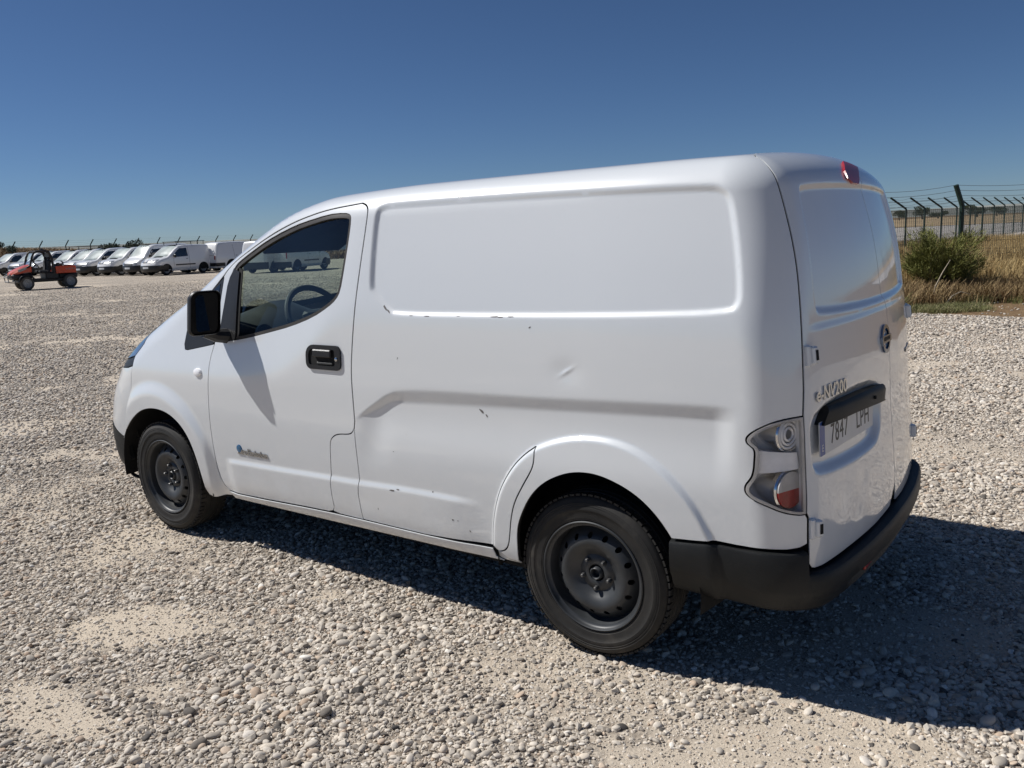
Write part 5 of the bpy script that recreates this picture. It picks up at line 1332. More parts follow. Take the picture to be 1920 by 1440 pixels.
def leaf_cloud(name, blobs, mat, parent, leaf=.05, dens=900, seed=1, elong=2.2):
    """many small leaf faces spread through overlapping lobes"""
    rr = np.random.default_rng(seed); V, F = [], []
    for (cx, cy, cz, rx, ry, rz, k) in blobs:
        n = int(dens*k); d = rr.normal(size=(n, 3)); d /= np.linalg.norm(d, axis=1, keepdims=True); r = rr.uniform(.15, 1, n)**.45
        P = d*r[:, None]*[rx, ry, rz]+[cx, cy, cz]
        a = rr.normal(size=(n, 3))+d*.6; a /= np.linalg.norm(a, axis=1, keepdims=True); b = np.cross(a, rr.normal(size=(n, 3))); b /= np.linalg.norm(b, axis=1, keepdims=True)
        s = leaf*rr.uniform(.5, 1.3, n)
        for p, u, v, q in zip(P, a, b, s):
            n0 = len(V); V += [p-u*q*elong*.5, p+v*q*.3, p+u*q*elong*.5, p-v*q*.3]; F.append((n0, n0+1, n0+2, n0+3))
    return mobj(name, V, F, mat, parent, smooth=False)
def leafmat(name, cols):
    m, nt, b = newmat(name); tc = N(nt, 'ShaderNodeTexCoord'); nz = N(nt, 'ShaderNodeTexNoise', Scale=5.0, Detail=6.0, Roughness=.7); nt.links.new(tc.outputs['Object'], nz.inputs['Vector'])
    r = ramp(nt, [(.3+.4*i/(len(cols)-1), c) for i, c in enumerate(cols)]); nt.links.new(nz.outputs[0], r.inputs[0]); nt.links.new(r.outputs[0], b.inputs['Base Color']); b.inputs['Roughness'].default_value = .65
    b.inputs['Specular IOR Level'].default_value = .25
    return m
def build_bush():
    c = at(1768, 16.5); b = tag(empty('broom_bush', tuple(c)), 'bushy green broom shrub in front of the fence post', 'bush')
    rr = np.random.default_rng(8)
    g = leafmat('broom_green', [(.085, .080, .028), (.17, .175, .045), (.30, .30, .095)]); w = simple('bush_wood', (.085, .060, .040), rough=.85, var=.4)
    st = MB()
    tipsL = []
    for i in range(105):
        t = rr.uniform(0, 6.283); s = rr.uniform(.1, 1.08)**.6; up = rr.uniform(.36, 1.18)*(1-.22*s); out = s*.72
        tip = np.array([math.cos(t)*out, math.sin(t)*out, up*1.22]); mid = tip*[.40, .40, .50]+rr.normal(0, .04, 3)
        st.tube([(0+rr.normal(0, .08), rr.normal(0, .08), -.05), mid, tip], [.014, .008, .003], n=3, cap=False); tipsL.append((mid, tip))
    st.build('stem', w, b, smooth=False)
    V, F = [], []
    for (m_, t_) in tipsL:
        for k in range(170):
            f = rr.uniform(.25, 1.15); p = m_*(1-f)+t_*f+rr.normal(0, .050, 3)
            if p[2] < .26+rr.random()*.28: continue
            u = (t_-m_)/np.linalg.norm(t_-m_)+rr.normal(0, .38, 3); u /= np.linalg.norm(u); v = np.cross(u, rr.normal(size=3)); v /= np.linalg.norm(v)
            L = rr.uniform(.05, .12); n0 = len(V); V += [p-u*L*.5-v*.0045, p-u*L*.5+v*.0045, p+u*L*.5+v*.003, p+u*L*.5-v*.003]; F.append((n0, n0+1, n0+2, n0+3))
    mobj('foliage', V, F, g, b, smooth=False)
    dead = simple('dead_branch', (.34, .28, .20), rough=.8, var=.3)
    for (lab, px0, px1, d, pts) in (('pale dead branch leaning up against the bush', 1755, 1785, 15.0, [(0, 0, 0), (.05, 0, .30), (.20, .05, .55), (.34, .08, .76)]),
                                    ('curved pale dead twig arching over the green weeds', 1780, 1815, 14.6, [(0, 0, 0), (.12, 0, .16), (.28, .03, .22), (.45, .02, .17)])):
        q = at(px0, d); m = MB(); m.tube([(RH[0]*x+FH[0]*y, RH[1]*x+FH[1]*y, z) for x, y, z in pts], [.014, .012, .011, .005], n=5)
        o = m.build('dead_branch', dead); o.location = tuple(q); tag(o, lab, 'branch')

def build_far_land():
    # concrete apron beyond the field
    p = [at(1300, 47), at(2600, 52), at(2900, 128), at(1250, 128)]
    conc = simple('apron_concrete', (.46, .42, .38), rough=.9, var=.12, scale=.4)
    o = mobj('concrete_apron', [(q[0], q[1], .02) for q in p], [(0, 1, 2, 3)], conc, smooth=False); tag(o, kind='structure')
    # dry fields beyond
    fl = simple('straw_field', (.40, .285, .155), rough=.95, var=.35, scale=.05)
    p = [at(1150, 130), at(2700, 130), at(3000, 900), at(900, 900)]
    o = mobj('far_field', [(q[0], q[1], .05) for q in p], [(0, 1, 2, 3)], fl, smooth=False); tag(o, kind='structure')
    # low hills closing the horizon
    rr = np.random.default_rng(2); hm = simple('far_hills', (.22, .225, .20), rough=1.0, var=.35, scale=.004)
    V, F = [], []; K = 160
    for i in range(K):
        t = i/(K-1); ang = math.atan2(FH[1], FH[0])+math.radians(75)*(1-2*t); R = 3600
        h = 14+26*fbm(np.array([t*9.0]), np.array([.3]), 4)[0]+10*math.exp(-((t-.2)/.1)**2)
        for (dr, hh) in ((-260, -2), (0, h), (500, h*.7), (900, -2)):
            V.append((CAM_POS[0]+(R+dr)*math.cos(ang), CAM_POS[1]+(R+dr)*math.sin(ang), hh))
    for i in range(K-1):
        for j in range(3): F.append((i*4+j, i*4+j+1, (i+1)*4+j+1, (i+1)*4+j))
    tag(mobj('hills', V, F, hm), kind='structure')
    # trees
    gm = leafmat('far_leaf', [(.020, .030, .012), (.040, .055, .020), (.065, .075, .032)]); wd = simple('trunk_bark', (.10, .08, .06), rough=.9)
    def tree(px, d, w, h, lab, seed, cat='tree', zb=0.0, n=6):
        q = at(px, d, zb); t = tag(empty('evergreen_tree', tuple(q)), lab, cat); r = np.random.default_rng(seed)
        bl = [(r.normal(0, w*.24), r.normal(0, w*.2), h*r.uniform(.35, .78), w*r.uniform(.22, .34), w*r.uniform(.22, .34), h*r.uniform(.18, .28), 1) for _ in range(n)]
        leaf_cloud('crown', bl, gm, t, leaf=.16*max(w, h)/4, dens=420, seed=seed)
        m = MB(); m.tube([(0, 0, -.3), (.05*w, 0, h*.35), (.0, 0.02, h*.7)], [.05*w, .04*w, .015*w], n=6); m.build('trunk', wd, t)
    for (px, d, w, h, lab, sd) in ((228, 140, 4.2, 2.5, 'dark green tree left of the clump behind the parked vans', 31), (252, 138, 4.6, 2.9, 'middle dark tree of the clump behind the parked vans', 32), (275, 142, 5.0, 3.3, 'tallest dark tree of the clump behind the parked vans', 33), (296, 146, 3.4, 2.6, 'small dark tree at the right of the clump behind the vans', 34)):
        tree(px, d, w, h, lab, sd, zb=.3)
    for (px, d, w, h, lab, sd) in ((46, 138, 2.4, 2.3, 'round dark bush on the skyline above the buggy', 41), (24, 150, 3.0, 1.8, 'low brownish bush on the far bank', 42), (4, 145, 2.0, 1.9, 'dark bush at the left end of the far bank', 43)):
        g = at(px, d); tree(px, d, w, h, lab, sd, 'bush', zb=float(ground_h(g[:1], g[1:2])[0])-.15, n=4)
    for (px, d, w, h, lab, sd) in ((1688, 420, 7, 6, 'distant dark tree on the horizon beside the white van', 51), (1731, 430, 8, 7, 'distant dark tree on the horizon above the left fence posts', 52), (1760, 470, 8, 5, 'distant low tree on the horizon above the bush', 55), (1832, 430, 12, 6.5, 'wide dark distant tree on the horizon right of the stout post', 53), (1868, 460, 9, 5, 'distant low tree on the horizon at the right', 54)):
        tree(px, d, w, h, lab, sd)
    # dry bank on the far left is part of the ground; give it straw
    rr = np.random.default_rng(66); P = np.array([at(a, b) for a, b in zip(rr.uniform(-500, 700, 9000), rr.uniform(82, 190, 9000))]); P[:, 2] = ground_h(P[:, 0], P[:, 1])-.1
    n = len(P); s = rr.uniform(1.2, 2.6, n)
    o = scatter('bank_grass', P, np.stack([0*s, 0*s, rr.uniform(0, 6.28, n)], -1), np.stack([s*2.2, s*2.2, s*.55], -1), rr.integers(0, 2, n), tuft_sources('bank_grass', 2, [(.16, .10, .05), (.24, .16, .08), (.30, .21, .11)], .6, 30, .3, .03, .6))
    tag(o, 'dry brown grass on the low bank behind the parked vans', 'grass')
# ================================================================== parked vehicles in the distance
M_WFAR = paint('parked_white', (.78, .78, .77), dirt=.35, wav=.1)
M_GFAR = paint('parked_grey', (.16, .165, .175), dirt=.3, wav=.1)
M_SFAR = paint('parked_dark', (.03, .04, .05), dirt=.3, wav=.1)
M_WIN = simple('dusty_windscreen', (.34, .385, .36), rough=.3, var=.35, scale=2.0, coat=.35)
M_LAMP = simple('far_lamp', (.42, .43, .43), rough=.12, metal=.5, var=.3, scale=25, coat=1.0)
M_RIMF = simple('far_rim', (.26, .26, .26), rough=.4, metal=.5, var=.25)

def copy_tree(o, parent=None):
    c = o.copy(); COL.objects.link(c); c.parent = parent
    for ch in o.children: copy_tree(ch, c)
    return c
_wheel_cache = {}
def far_wheel(parent, x, s, y, r, w, rim_mat=M_RIMF, tm=None):
    key = (r, w)
    if key not in _wheel_cache:
        t = MB(); t.lathe([(r*.62, -.012), (r*.68, 0), (r*.86, .004), (r*.96, -.012), (r, -.035), (r, -w+.035), (r*.95, -w), (r*.6, -w)], (0, 0, 0), (0, 1, 0), n=24)
        k = MB(); k.lathe([(r*.64, -.008), (r*.62, .001), (r*.57, -.012), (r*.52, -.04), (r*.42, -.028), (r*.22, -.02), (r*.18, -.035), (r*.10, -.03), (0, -.03)], (0, 0, 0), (0, 1, 0), n=20)
        for q in range(5):
            a = q*2*math.pi/5; k.box((.42*r*math.cos(a), -.018, .42*r*math.sin(a)), (.07*r*2, .02, .045*r*2), R=Matrix.Rotation(-a, 3, 'Y'))
        a = mesh_from('tyre', t.V, t.F, mats=[tm or M_TYRE]); b = mesh_from('rim', k.V, k.F, mats=[rim_mat]); _wheel_cache[key] = (a, b)
    e = empty('wheel', (x, s*y, r), 0, parent); e.rotation_euler = (0, 0, 0 if s > 0 else math.pi)
    for nm, me in zip(('tyre', 'rim'), _wheel_cache[key]): link(bpy.data.objects.new(nm, me), e)

def grid_panel(sk, a0, a1, b0, b1, na, nb, name, mat, parent, off=0.0):
    G = np.stack(np.meshgrid(np.linspace(a0, a1, na), np.linspace(b0, b1, nb), indexing='ij'), -1).reshape(-1, 2)
    P, n = sk.lift(G, off); F = [(i*nb+j, i*nb+j+1, (i+1)*nb+j+1, (i+1)*nb+j) for i in range(na-1) for j in range(nb-1)]
    fn = np.cross(P[F[0][1]]-P[F[0][0]], P[F[0][2]]-P[F[0][0]])
    if fn@n[F[0][0]] < 0: F = [f[::-1] for f in F]
    return P, F, n

def vehicle(name, prof, paint_m=M_WFAR):
    """shell + lights, glass, bumpers, wheels from a profile dictionary"""
    p = prof; root = empty(name)
    bz, bw = p['w']; wb = pchip(bz, bw)
    B = Body(lambda x, z: wb(z)-.06*np.maximum(0, (x-p['wbase']+.2)/1.1)**2-.015*np.maximum(0, -x/.7)**2,
             H=pchip(*p['H']), R=pchip(*p['R']), F=pchip(*p['F']), xc=-.25, xf=p['wbase'], yb=.42, zt=pchip(*p['zt']), crown=pchip(*p['crown']), r_sr=p.get('rsr', .10), r_top=pchip(*p['rt']), rbow=.06, fbow=.32, r_f=.16)
    sk = Skin(B, None); T = TopBody(B); skt = Skin(T, None)
    # shell: both sides and round the ends up to the roof edge, then the roof
    V, F, NN = [], [], []
    aa = np.unique(np.concatenate([np.linspace(B.a_rear, B.xc, 14), np.linspace(B.xc, B.xf, 34), np.linspace(B.xf, B.a_front, 14)]))
    bb = np.linspace(.24, 1.0, 10); na = len(aa); ztop = [float(B.zt(np.clip(a, B.xc, B.xf)))+B.Rc*math.pi/2*.985 for a in aa]
    G = np.array([(a, b) for a, zt in zip(aa, ztop) for b in np.concatenate([bb[:-1]*0+np.linspace(.24, zt-.55, 9), np.linspace(zt-.5, zt, 10)])]); nb = 19
    P, n = sk.lift(G)
    for s in (1, -1):
        b0 = len(V); V += list(P*[1, s, 1]); NN += list(n*[1, s, 1])
        for i in range(na-1):
            for j in range(nb-1):
                f = (b0+i*nb+j, b0+i*nb+j+1, b0+(i+1)*nb+j+1, b0+(i+1)*nb+j); F.append(f if s > 0 else f[::-1])
    xs = np.linspace(B.xc-.02, B.xf+.02, 30); ys = np.linspace(-.44, .44, 7); g = np.array([(x, y) for x in xs for y in ys]); P2, n2 = skt.lift(g); b0 = len(V); V += list(P2); NN += list(n2)
    F += [(b0+i*7+j, b0+i*7+j+1, b0+(i+1)*7+j+1, b0+(i+1)*7+j) for i in range(29) for j in range(6)]
    shell = mobj('body', V, F, paint_m, root, normals=NN)
    def strip(xs, yl): L = list(zip(xs, yl)); return np.array(L+[(x, -y) for x, y in L[::-1]])
    def side(nm, poly, mat, off=.004, both=True, parent=root):
        ab = B.inv(np.array([B.solve(np.array([[x, 0.42, z]]), np.array([[0, 1.0, 0]]))[0] for x, z in poly]))
        for m in ((False, True) if both else (False,)): sk.panel(nm, ab, mat, parent, gap=0, res=.09, fine=0, edge=.06, flange=.006, off=off, mirror=m)
    skt.panel('windscreen', strip(np.array([p['ws'][0], p['ws'][1]]), [p['ws'][2], p['ws'][3]]), p.get('wsm', M_WIN), root, gap=0, res=.12, fine=0, edge=.08, flange=.004, off=.004)
    for poly in p['windows']: side('side_window', poly, M_DKGL)
    for poly in p.get('black', []): side('side_moulding', poly, M_BLACK, .012)
    for x in (0.0, p['wbase']):
        r = p['wr']+.065; th = np.linspace(-.35, math.pi+.35, 22); side('wheel_arch', [(x+r*math.cos(t), max(.25, p['wr']+r*math.sin(t))) for t in th], M_VOID, .003)
        for s in (1, -1): far_wheel(root, x, s, float(wb(p['wr']))-.005, p['wr'], .20)
    # door seams as thin dark lines
    for (x0, z0, x1, z1) in p['seams']: side('door_seam', [(x0-.006, z0), (x0+.006, z0), (x1+.006, z1), (x1-.006, z1)], M_VOID, .0015)
    # front and rear fittings: outlines on the end faces given as (y, z)
    def face(nm, poly, mat, front=True, off=.006):
        d = 1.0 if front else -1.0; bx = B.xf if front else B.xc
        Q = B.solve(np.array([[bx, y, z] for y, z in poly]), np.tile([d, 0, 0], (len(poly), 1))); 
        yy = np.array([q[0] for q in poly])
        ab = B.inv(Q); return sk.panel(nm, ab, mat, root, gap=0, res=.08, fine=0, edge=.05, flange=.01, off=off)
    for nm, poly, mat, fr, off in p['faces']: face(nm, poly, mat, fr, off)
    if p.get('skirt'):
        z0, z1, a_out = p['skirt']
        for fr in (True, False):
            if fr: ar = np.linspace(B.xf+a_out, 2*B.a_front-B.xf-a_out, 34)
            else: ar = np.linspace(B.xc-.22, 2*B.a_rear-B.xc+.22, 30)
            PP, FF, nn = grid_panel(sk, ar[0], ar[-1], z0, z1 if fr else z1-.05, 36, 6, 'bumper', M_BLACK, root, .012); mobj('bumper', PP, FF, M_BLACK, root, normals=nn)
    for s in (1, -1):
        mx_, mz = p['mirror']; y = float(B.solve(np.array([[mx_, .42, mz]]), np.array([[0, 1.0, 0]]))[0, 1]); m = MB(); m.box((mx_, s*(y+.11), mz+.03), (.10, .16, .20), bev=.035); m.box((mx_, s*(y+.02), mz-.02), (.06, .12, .04), bev=.01); m.build('mirror', M_BLACK, root)
    for (hx, hz) in p.get('handles', []):
        y = float(B.solve(np.array([[hx, .42, hz]]), np.array([[0, 1.0, 0]]))[0, 1])
        for s in (1, -1): m = MB(); m.box((hx, s*(y+.008), hz), (.14, .025, .03), bev=.008); m.build('door_handle', M_BLACK, root)
    ub = MB(); ub.box((p['wbase']/2, 0, .27), (p['wbase']+1.0, 1.45, .05)); ub.build('underbody', M_VOID, root)
    return root, B, T
def rack(root, T, x0, x1, z, hw=.62):
    for s in (1, -1):
        m = MB(); m.tube([(x0, s*hw, z), (x1, s*hw, z)], .022, n=6); m.build('rack_rail', M_BLACK, root)
    for x in np.linspace(x0+.05, x1-.05, 5):
        m = MB(); m.tube([(x, -hw, z), (x, hw, z)], .018, n=6); m.build('rack_bar', M_BLACK, root)
    for x in (x0+.1, x1-.1):
        for s in (1, -1): m = MB(); m.tube([(x, s*hw, z), (x, s*hw*.98, z-.20)], .022, n=6); m.build('rack_foot', M_BLACK, root)

KANGOO = dict(wbase=2.70, wr=.315, w=([.2, .28, .4, .7, .95, 1.1, 1.4, 1.7, 1.9], [.80, .85, .885, .905, .90, .885, .84, .78, .74]),
    H=([-1, -.6, -.3, .6, 1.3, 1.62, 1.85, 2.15, 2.42, 2.62, 2.9, 3.2, 3.5, 3.8], [1.70, 1.755, 1.775, 1.80, 1.79, 1.73, 1.61, 1.40, 1.19, 1.085, 1.04, .96, .80, .55]),
    R=([.1, .3, .6, 1.0, 1.4, 1.8, 1.95], [-.66, -.72, -.73, -.72, -.69, -.61, -.5]), F=([.05, .2, .4, .6, .8, .95, 1.1, 1.3, 1.9], [3.40, 3.50, 3.56, 3.55, 3.48, 3.36, 3.1, 2.75, 2.0]),
    zt=([-.6, .9, 1.6, 2.2, 2.7], [1.35, 1.35, 1.25, .95, .68]), crown=([-.8, 1.2, 1.8, 2.5, 3.4], [.03, .03, .05, .03, .04]), rt=([-.8, 1.3, 1.9, 2.5, 3.4], [.09, .09, .06, .09, .12]),
    ws=(1.66, 2.52, .60, .70), windows=[[(1.12, 1.58), (1.15, 1.62), (1.62, 1.60), (1.80, 1.50), (2.14, 1.20), (2.15, 1.08), (1.10, 1.10)]], black=[[(.62, .56), (2.05, .56), (2.05, .64), (.62, .64)]],
    seams=[(1.02, .35, 1.02, 1.70), (2.18, .55, 2.15, 1.08), (.02, .95, .95, .97)], mirror=(2.10, 1.12), handles=[(1.20, .95)], skirt=(.24, .62, -.12),
    faces=[('headlamp', [(.36, .80), (.70, .84), (.74, .98), (.56, .98), (.38, .90)], M_LAMP, True, .008), ('headlamp', [(-.36, .80), (-.70, .84), (-.74, .98), (-.56, .98), (-.38, .90)], M_LAMP, True, .008),
           ('grille', [(-.34, .78), (.34, .78), (.34, .86), (-.34, .86)], M_BLACK, True, .010), ('badge', [(-.06, .80), (.06, .80), (.0, .96)], M_CHROME, True, .016), ('number_plate', [(-.26, .44), (.26, .44), (.26, .55), (-.26, .55)], M_PLATE, True, .022),
           ('tail_lamp', [(.66, .75), (.74, .75), (.74, 1.15), (.66, 1.15)], M_RED, False, .006), ('tail_lamp', [(-.66, .75), (-.74, .75), (-.74, 1.15), (-.66, 1.15)], M_RED, False, .006), ('rear_plate', [(-.26, .70), (.26, .70), (.26, .81), (-.26, .81)], M_PLATE, False, .012)])
def variant(base, **kw): d = dict(base); d.update(kw); return d
DOBLO = variant(KANGOO, H=([-1, -.6, -.3, .6, 1.3, 1.70, 2.0, 2.3, 2.58, 2.78, 3.0, 3.25, 3.5, 3.8], [1.72, 1.78, 1.80, 1.82, 1.80, 1.70, 1.52, 1.29, 1.09, 1.02, .99, .90, .75, .5]), ws=(1.70, 2.66, .60, .71), black=[],
    windows=[[(1.15, 1.60), (1.18, 1.64), (1.68, 1.60), (1.95, 1.45), (2.30, 1.16), (2.32, 1.02), (1.12, 1.05)]], skirt=(.24, .66, -.32),
    faces=[('headlamp', [(.40, .70), (.72, .78), (.74, .95), (.62, .92), (.42, .80)], M_LAMP, True, .008), ('headlamp', [(-.40, .70), (-.72, .78), (-.74, .95), (-.62, .92), (-.42, .80)], M_LAMP, True, .008),
           ('grille', [(-.38, .68), (.38, .68), (.38, .80), (-.38, .80)], M_BLACK, True, .014), ('number_plate', [(-.26, .42), (.26, .42), (.26, .53), (-.26, .53)], M_PLATE, True, .022), ('tail_lamp', [(.66, .75), (.74, .75), (.74, 1.15), (.66, 1.15)], M_RED, False, .006)])
BOXVAN = variant(KANGOO, wbase=2.85, wr=.32, H=([-1, -.6, -.3, .6, 1.9, 2.25, 2.5, 2.75, 2.95, 3.05, 3.25, 3.45, 3.6, 3.9], [1.84, 1.88, 1.90, 1.91, 1.90, 1.85, 1.68, 1.40, 1.16, 1.08, .98, .84, .70, .4]),
    w=([.2, .28, .4, .7, .95, 1.1, 1.4, 1.75, 2.0], [.80, .84, .87, .885, .885, .88, .85, .80, .76]), F=([.05, .2, .4, .6, .8, .95, 1.1, 1.3, 1.95], [3.50, 3.60, 3.66, 3.65, 3.60, 3.50, 3.3, 3.05, 2.3]),
    zt=([-.6, .9, 2.0, 2.5, 2.85], [1.45, 1.45, 1.40, 1.1, .75]), crown=([-.8, 1.2, 2.2, 2.8, 3.6], [.03, .03, .04, .03, .03]), rt=([-.8, 1.3, 2.3, 2.8, 3.6], [.12, .12, .08, .09, .12]),
    ws=(2.28, 2.94, .62, .70), windows=[[(1.55, 1.66), (2.28, 1.64), (2.42, 1.50), (2.62, 1.20), (2.62, 1.12), (1.55, 1.14)]], black=[], seams=[(1.45, .35, 1.45, 1.75), (2.66, .6, 2.64, 1.12)], mirror=(2.56, 1.20), handles=[(1.62, .98)], skirt=(.24, .64, -.05),
    faces=[('headlamp', [(.48, .68), (.72, .68), (.72, .84), (.48, .82)], M_LAMP, True, .008), ('headlamp', [(-.48, .68), (-.72, .68), (-.72, .84), (-.48, .82)], M_LAMP, True, .008), ('grille', [(-.44, .66), (.44, .66), (.44, .76), (-.44, .76)], M_BLACK, True, .012),
           ('number_plate', [(-.26, .42), (.26, .42), (.26, .53), (-.26, .53)], M_PLATE, True, .022), ('tail_lamp', [(.66, .75), (.74, .75), (.74, 1.15), (.66, 1.15)], M_RED, False, .006)])
PICKUP = variant(KANGOO, wbase=3.0, wr=.36, w=([.2, .3, .45, .8, 1.0, 1.15, 1.5, 1.75, 1.95], [.78, .84, .90, .915, .905, .88, .80, .73, .70]),
    H=([-1.3, -1.0, -.6, .6, 1.2, 1.5, 1.9, 2.2, 2.35, 2.7, 3.3, 3.6, 3.9], [1.70, 1.80, 1.86, 1.88, 1.86, 1.80, 1.55, 1.25, 1.15, 1.10, 1.04, .95, .7]),
    R=([.1, .3, .6, .9, 1.1, 1.5, 1.9], [-1.15, -1.20, -1.21, -1.20, -1.17, -1.05, -.85]), F=([.05, .2, .4, .6, .8, .95, 1.1, 1.3, 1.9], [3.75, 3.82, 3.88, 3.88, 3.86, 3.82, 3.4, 3.0, 2.2]),
    zt=([-.6, .9, 1.6, 2.2, 3.0], [1.40, 1.40, 1.28, .95, .72]), crown=([-1.2, 1.2, 1.8, 2.5, 3.8], [.03, .03, .04, .03, .03]), rt=([-1.2, 1.3, 1.9, 2.5, 3.8], [.12, .10, .07, .09, .10]), ws=(1.55, 2.22, .60, .70),
    windows=[[(1.15, 1.66), (1.48, 1.64), (1.80, 1.44), (1.98, 1.22), (1.95, 1.14), (1.12, 1.16)], [(.42, 1.66), (1.05, 1.67), (1.03, 1.16), (.40, 1.17)]], black=[], seams=[(1.08, .5, 1.08, 1.70), (.25, .45, .25, 1.72), (2.05, .6, 2.0, 1.14)], mirror=(1.90, 1.16), handles=[(1.20, 1.0), (.40, 1.0)], skirt=(.36, .62, -.05),
    faces=[('headlamp', [(.46, .82), (.76, .84), (.78, .97), (.48, .95)], M_LAMP, True, .008), ('headlamp', [(-.46, .82), (-.76, .84), (-.78, .97), (-.48, .95)], M_LAMP, True, .008), ('grille', [(-.44, .66), (.44, .66), (.44, .95), (-.44, .95)], M_BLACK, True, .012),
           ('number_plate', [(-.26, .46), (.26, .46), (.26, .57), (-.26, .57)], M_PLATE, True, .022), ('tail_lamp', [(.68, .78), (.78, .78), (.78, 1.02), (.68, 1.02)], M_RED, False, .006), ('tail_lamp', [(-.68, .78), (-.78, .78), (-.78, 1.02), (-.68, 1.02)], M_RED, False, .006),
           ('tailgate_gap', [(-.66, 1.035), (.66, 1.035), (.66, 1.05), (-.66, 1.05)], M_VOID, False, .004), ('tailgate_handle', [(-.12, .96), (.12, .96), (.12, 1.0), (-.12, 1.0)], M_BLACK, False, .01)])

def put(root, loc, rz, label, cat, group=None):
    root.location = (float(loc[0]), float(loc[1]), float(loc[2]) if len(loc) > 2 else 0); root.rotation_euler = (0, 0, rz); tag(root, label, cat, group)
    return root
def build_parked():
    G = 'white vans parked in a row along the far edge of the yard'
    fw = np.array([45.96, -26.09]); row = np.array([math.cos(math.radians(-5)), math.sin(math.radians(-5))])*3.15; hd = math.radians(94); h2 = np.array([math.cos(hd), math.sin(hd)]); lf = np.array([-h2[1], h2[0]])
    def spot(k, wbase, w=.9, slide=0.0): return fw+row*k-h2*(wbase+slide)-lf*w      # rear axle centre from the near front wheel
    ka, B, T = vehicle('parked_van', KANGOO); ka2 = copy_tree(ka)
    put(ka, spot(0, 2.7), hd, 'white van with a black roof rack at the right end of the parked row', 'van', G); rack(ka, T, -.45, 1.75, 2.02)
    bx, _, TB2 = vehicle('parked_van', BOXVAN); put(bx, spot(1, 2.85, slide=.3), hd, 'taller snub-nosed white van between two small vans, square black-framed cab window', 'van', G)
    put(ka2, spot(2, 2.7), hd+.03, 'small white van with chrome nose badge left of the snub-nosed van', 'van', G)
    dl, _, TD = vehicle('parked_van', DOBLO); d2 = copy_tree(dl)
    put(dl, spot(3, 2.7, slide=-.2), hd, 'white van with sloping bonnet and dark bumper just right of the buggy bed', 'van', G)
    put(d2, spot(4.0, 2.7, slide=.2), hd, 'white van half hidden behind the orange bed of the buggy', 'van', G)
    k4 = copy_tree(dl); put(k4, spot(5.0, 2.7, slide=.3), hd, 'white van with a roof rack behind the tail of the buggy', 'van', G); rack(k4, TD, -.4, 1.5, 2.06)
    k5 = copy_tree(ka2); put(k5, spot(6.05, 2.7), hd-.05, 'white van seen through the cab of the buggy', 'van', G)
    k6 = copy_tree(dl); put(k6, spot(7.15, 2.7), hd-.02, 'white van behind the front of the buggy, sun glaring on its windscreen', 'van', G)
    k8 = copy_tree(ka2); put(k8, spot(8.6, 2.7, slide=-.2), hd, 'white van cut by the left edge of the picture', 'van', G)
    # grey van, second from the left edge, parked further back
    # pickup with canopy seen from behind, right of the row
    pk, BP, TP = vehicle('parked_pickup', variant(PICKUP, windows=PICKUP['windows'][:1])); p2 = copy_tree(pk); p3 = copy_tree(pk)
    q = at(402, 54.5); vd = math.atan2(FH[1]+RH[1]*(402-960)/FPX, FH[0]+RH[0]*(402-960)/FPX)
    put(pk, q[:2]+np.array([math.cos(vd-.95), math.sin(vd-.95)])*1.4, vd-.95, 'white pickup with a hard canopy turned tail-on beside the van with the rack', 'pickup')
    sv = copy_tree(ka2); q = at(452, 60); put(sv, q, hd, 'white vehicle roof showing behind the canopy pickup, beside the windscreen pillar', 'van')
    # vehicles seen through the cab windows
    vd = math.atan2(*(ground_at((540, 508))-CAM_POS)[[1, 0]]); hv = vd-math.radians(38); q = ground_at((512, 510))
    t1 = copy_tree(ka2); put(t1, (q[0]-math.sin(hv)*(-.9)*-1*0+.9*math.sin(hv)*1, q[1]-.9*math.cos(hv)*1, 0), hv, 'white van with dark side strip seen through the cab side window', 'van')
    q = ground_at((470, 512)); t2 = copy_tree(dl); put(t2, (q[0]+.9*math.sin(hv), q[1]-.9*math.cos(hv), 0), hv, 'white van half cut by the window pillar, seen through the cab', 'van')
    G2 = 'vehicles in the far row seen through the cab of the white van'
    for (o, px, d, an, lab, mt) in ((p2, 588, 106, 2.35, 'pale pickup facing left, far off behind the cab window', None), (p3, 632, 98, 2.55, 'white pickup facing left at the right of the cab window', None), (copy_tree(pk), 612, 108, 2.4, 'dark pickup between two white pickups seen through the cab window', M_SFAR), (copy_tree(pk), 556, 112, 2.3, 'dark vehicle far off behind the passenger window', M_SFAR), (copy_tree(dl), 648, 97, 2.6, 'white vehicle at the rear edge of the cab window', None)):
        q = at(px, d); vdr = math.atan2(q[1]-CAM_POS[1], q[0]-CAM_POS[0]); put(o, q, vdr+an, lab, 'vehicle', G2)
        if mt:
            for c in o.children:
                if c.name.startswith('body'): c.data = c.data.copy(); c.data.materials.clear(); c.data.materials.append(mt)

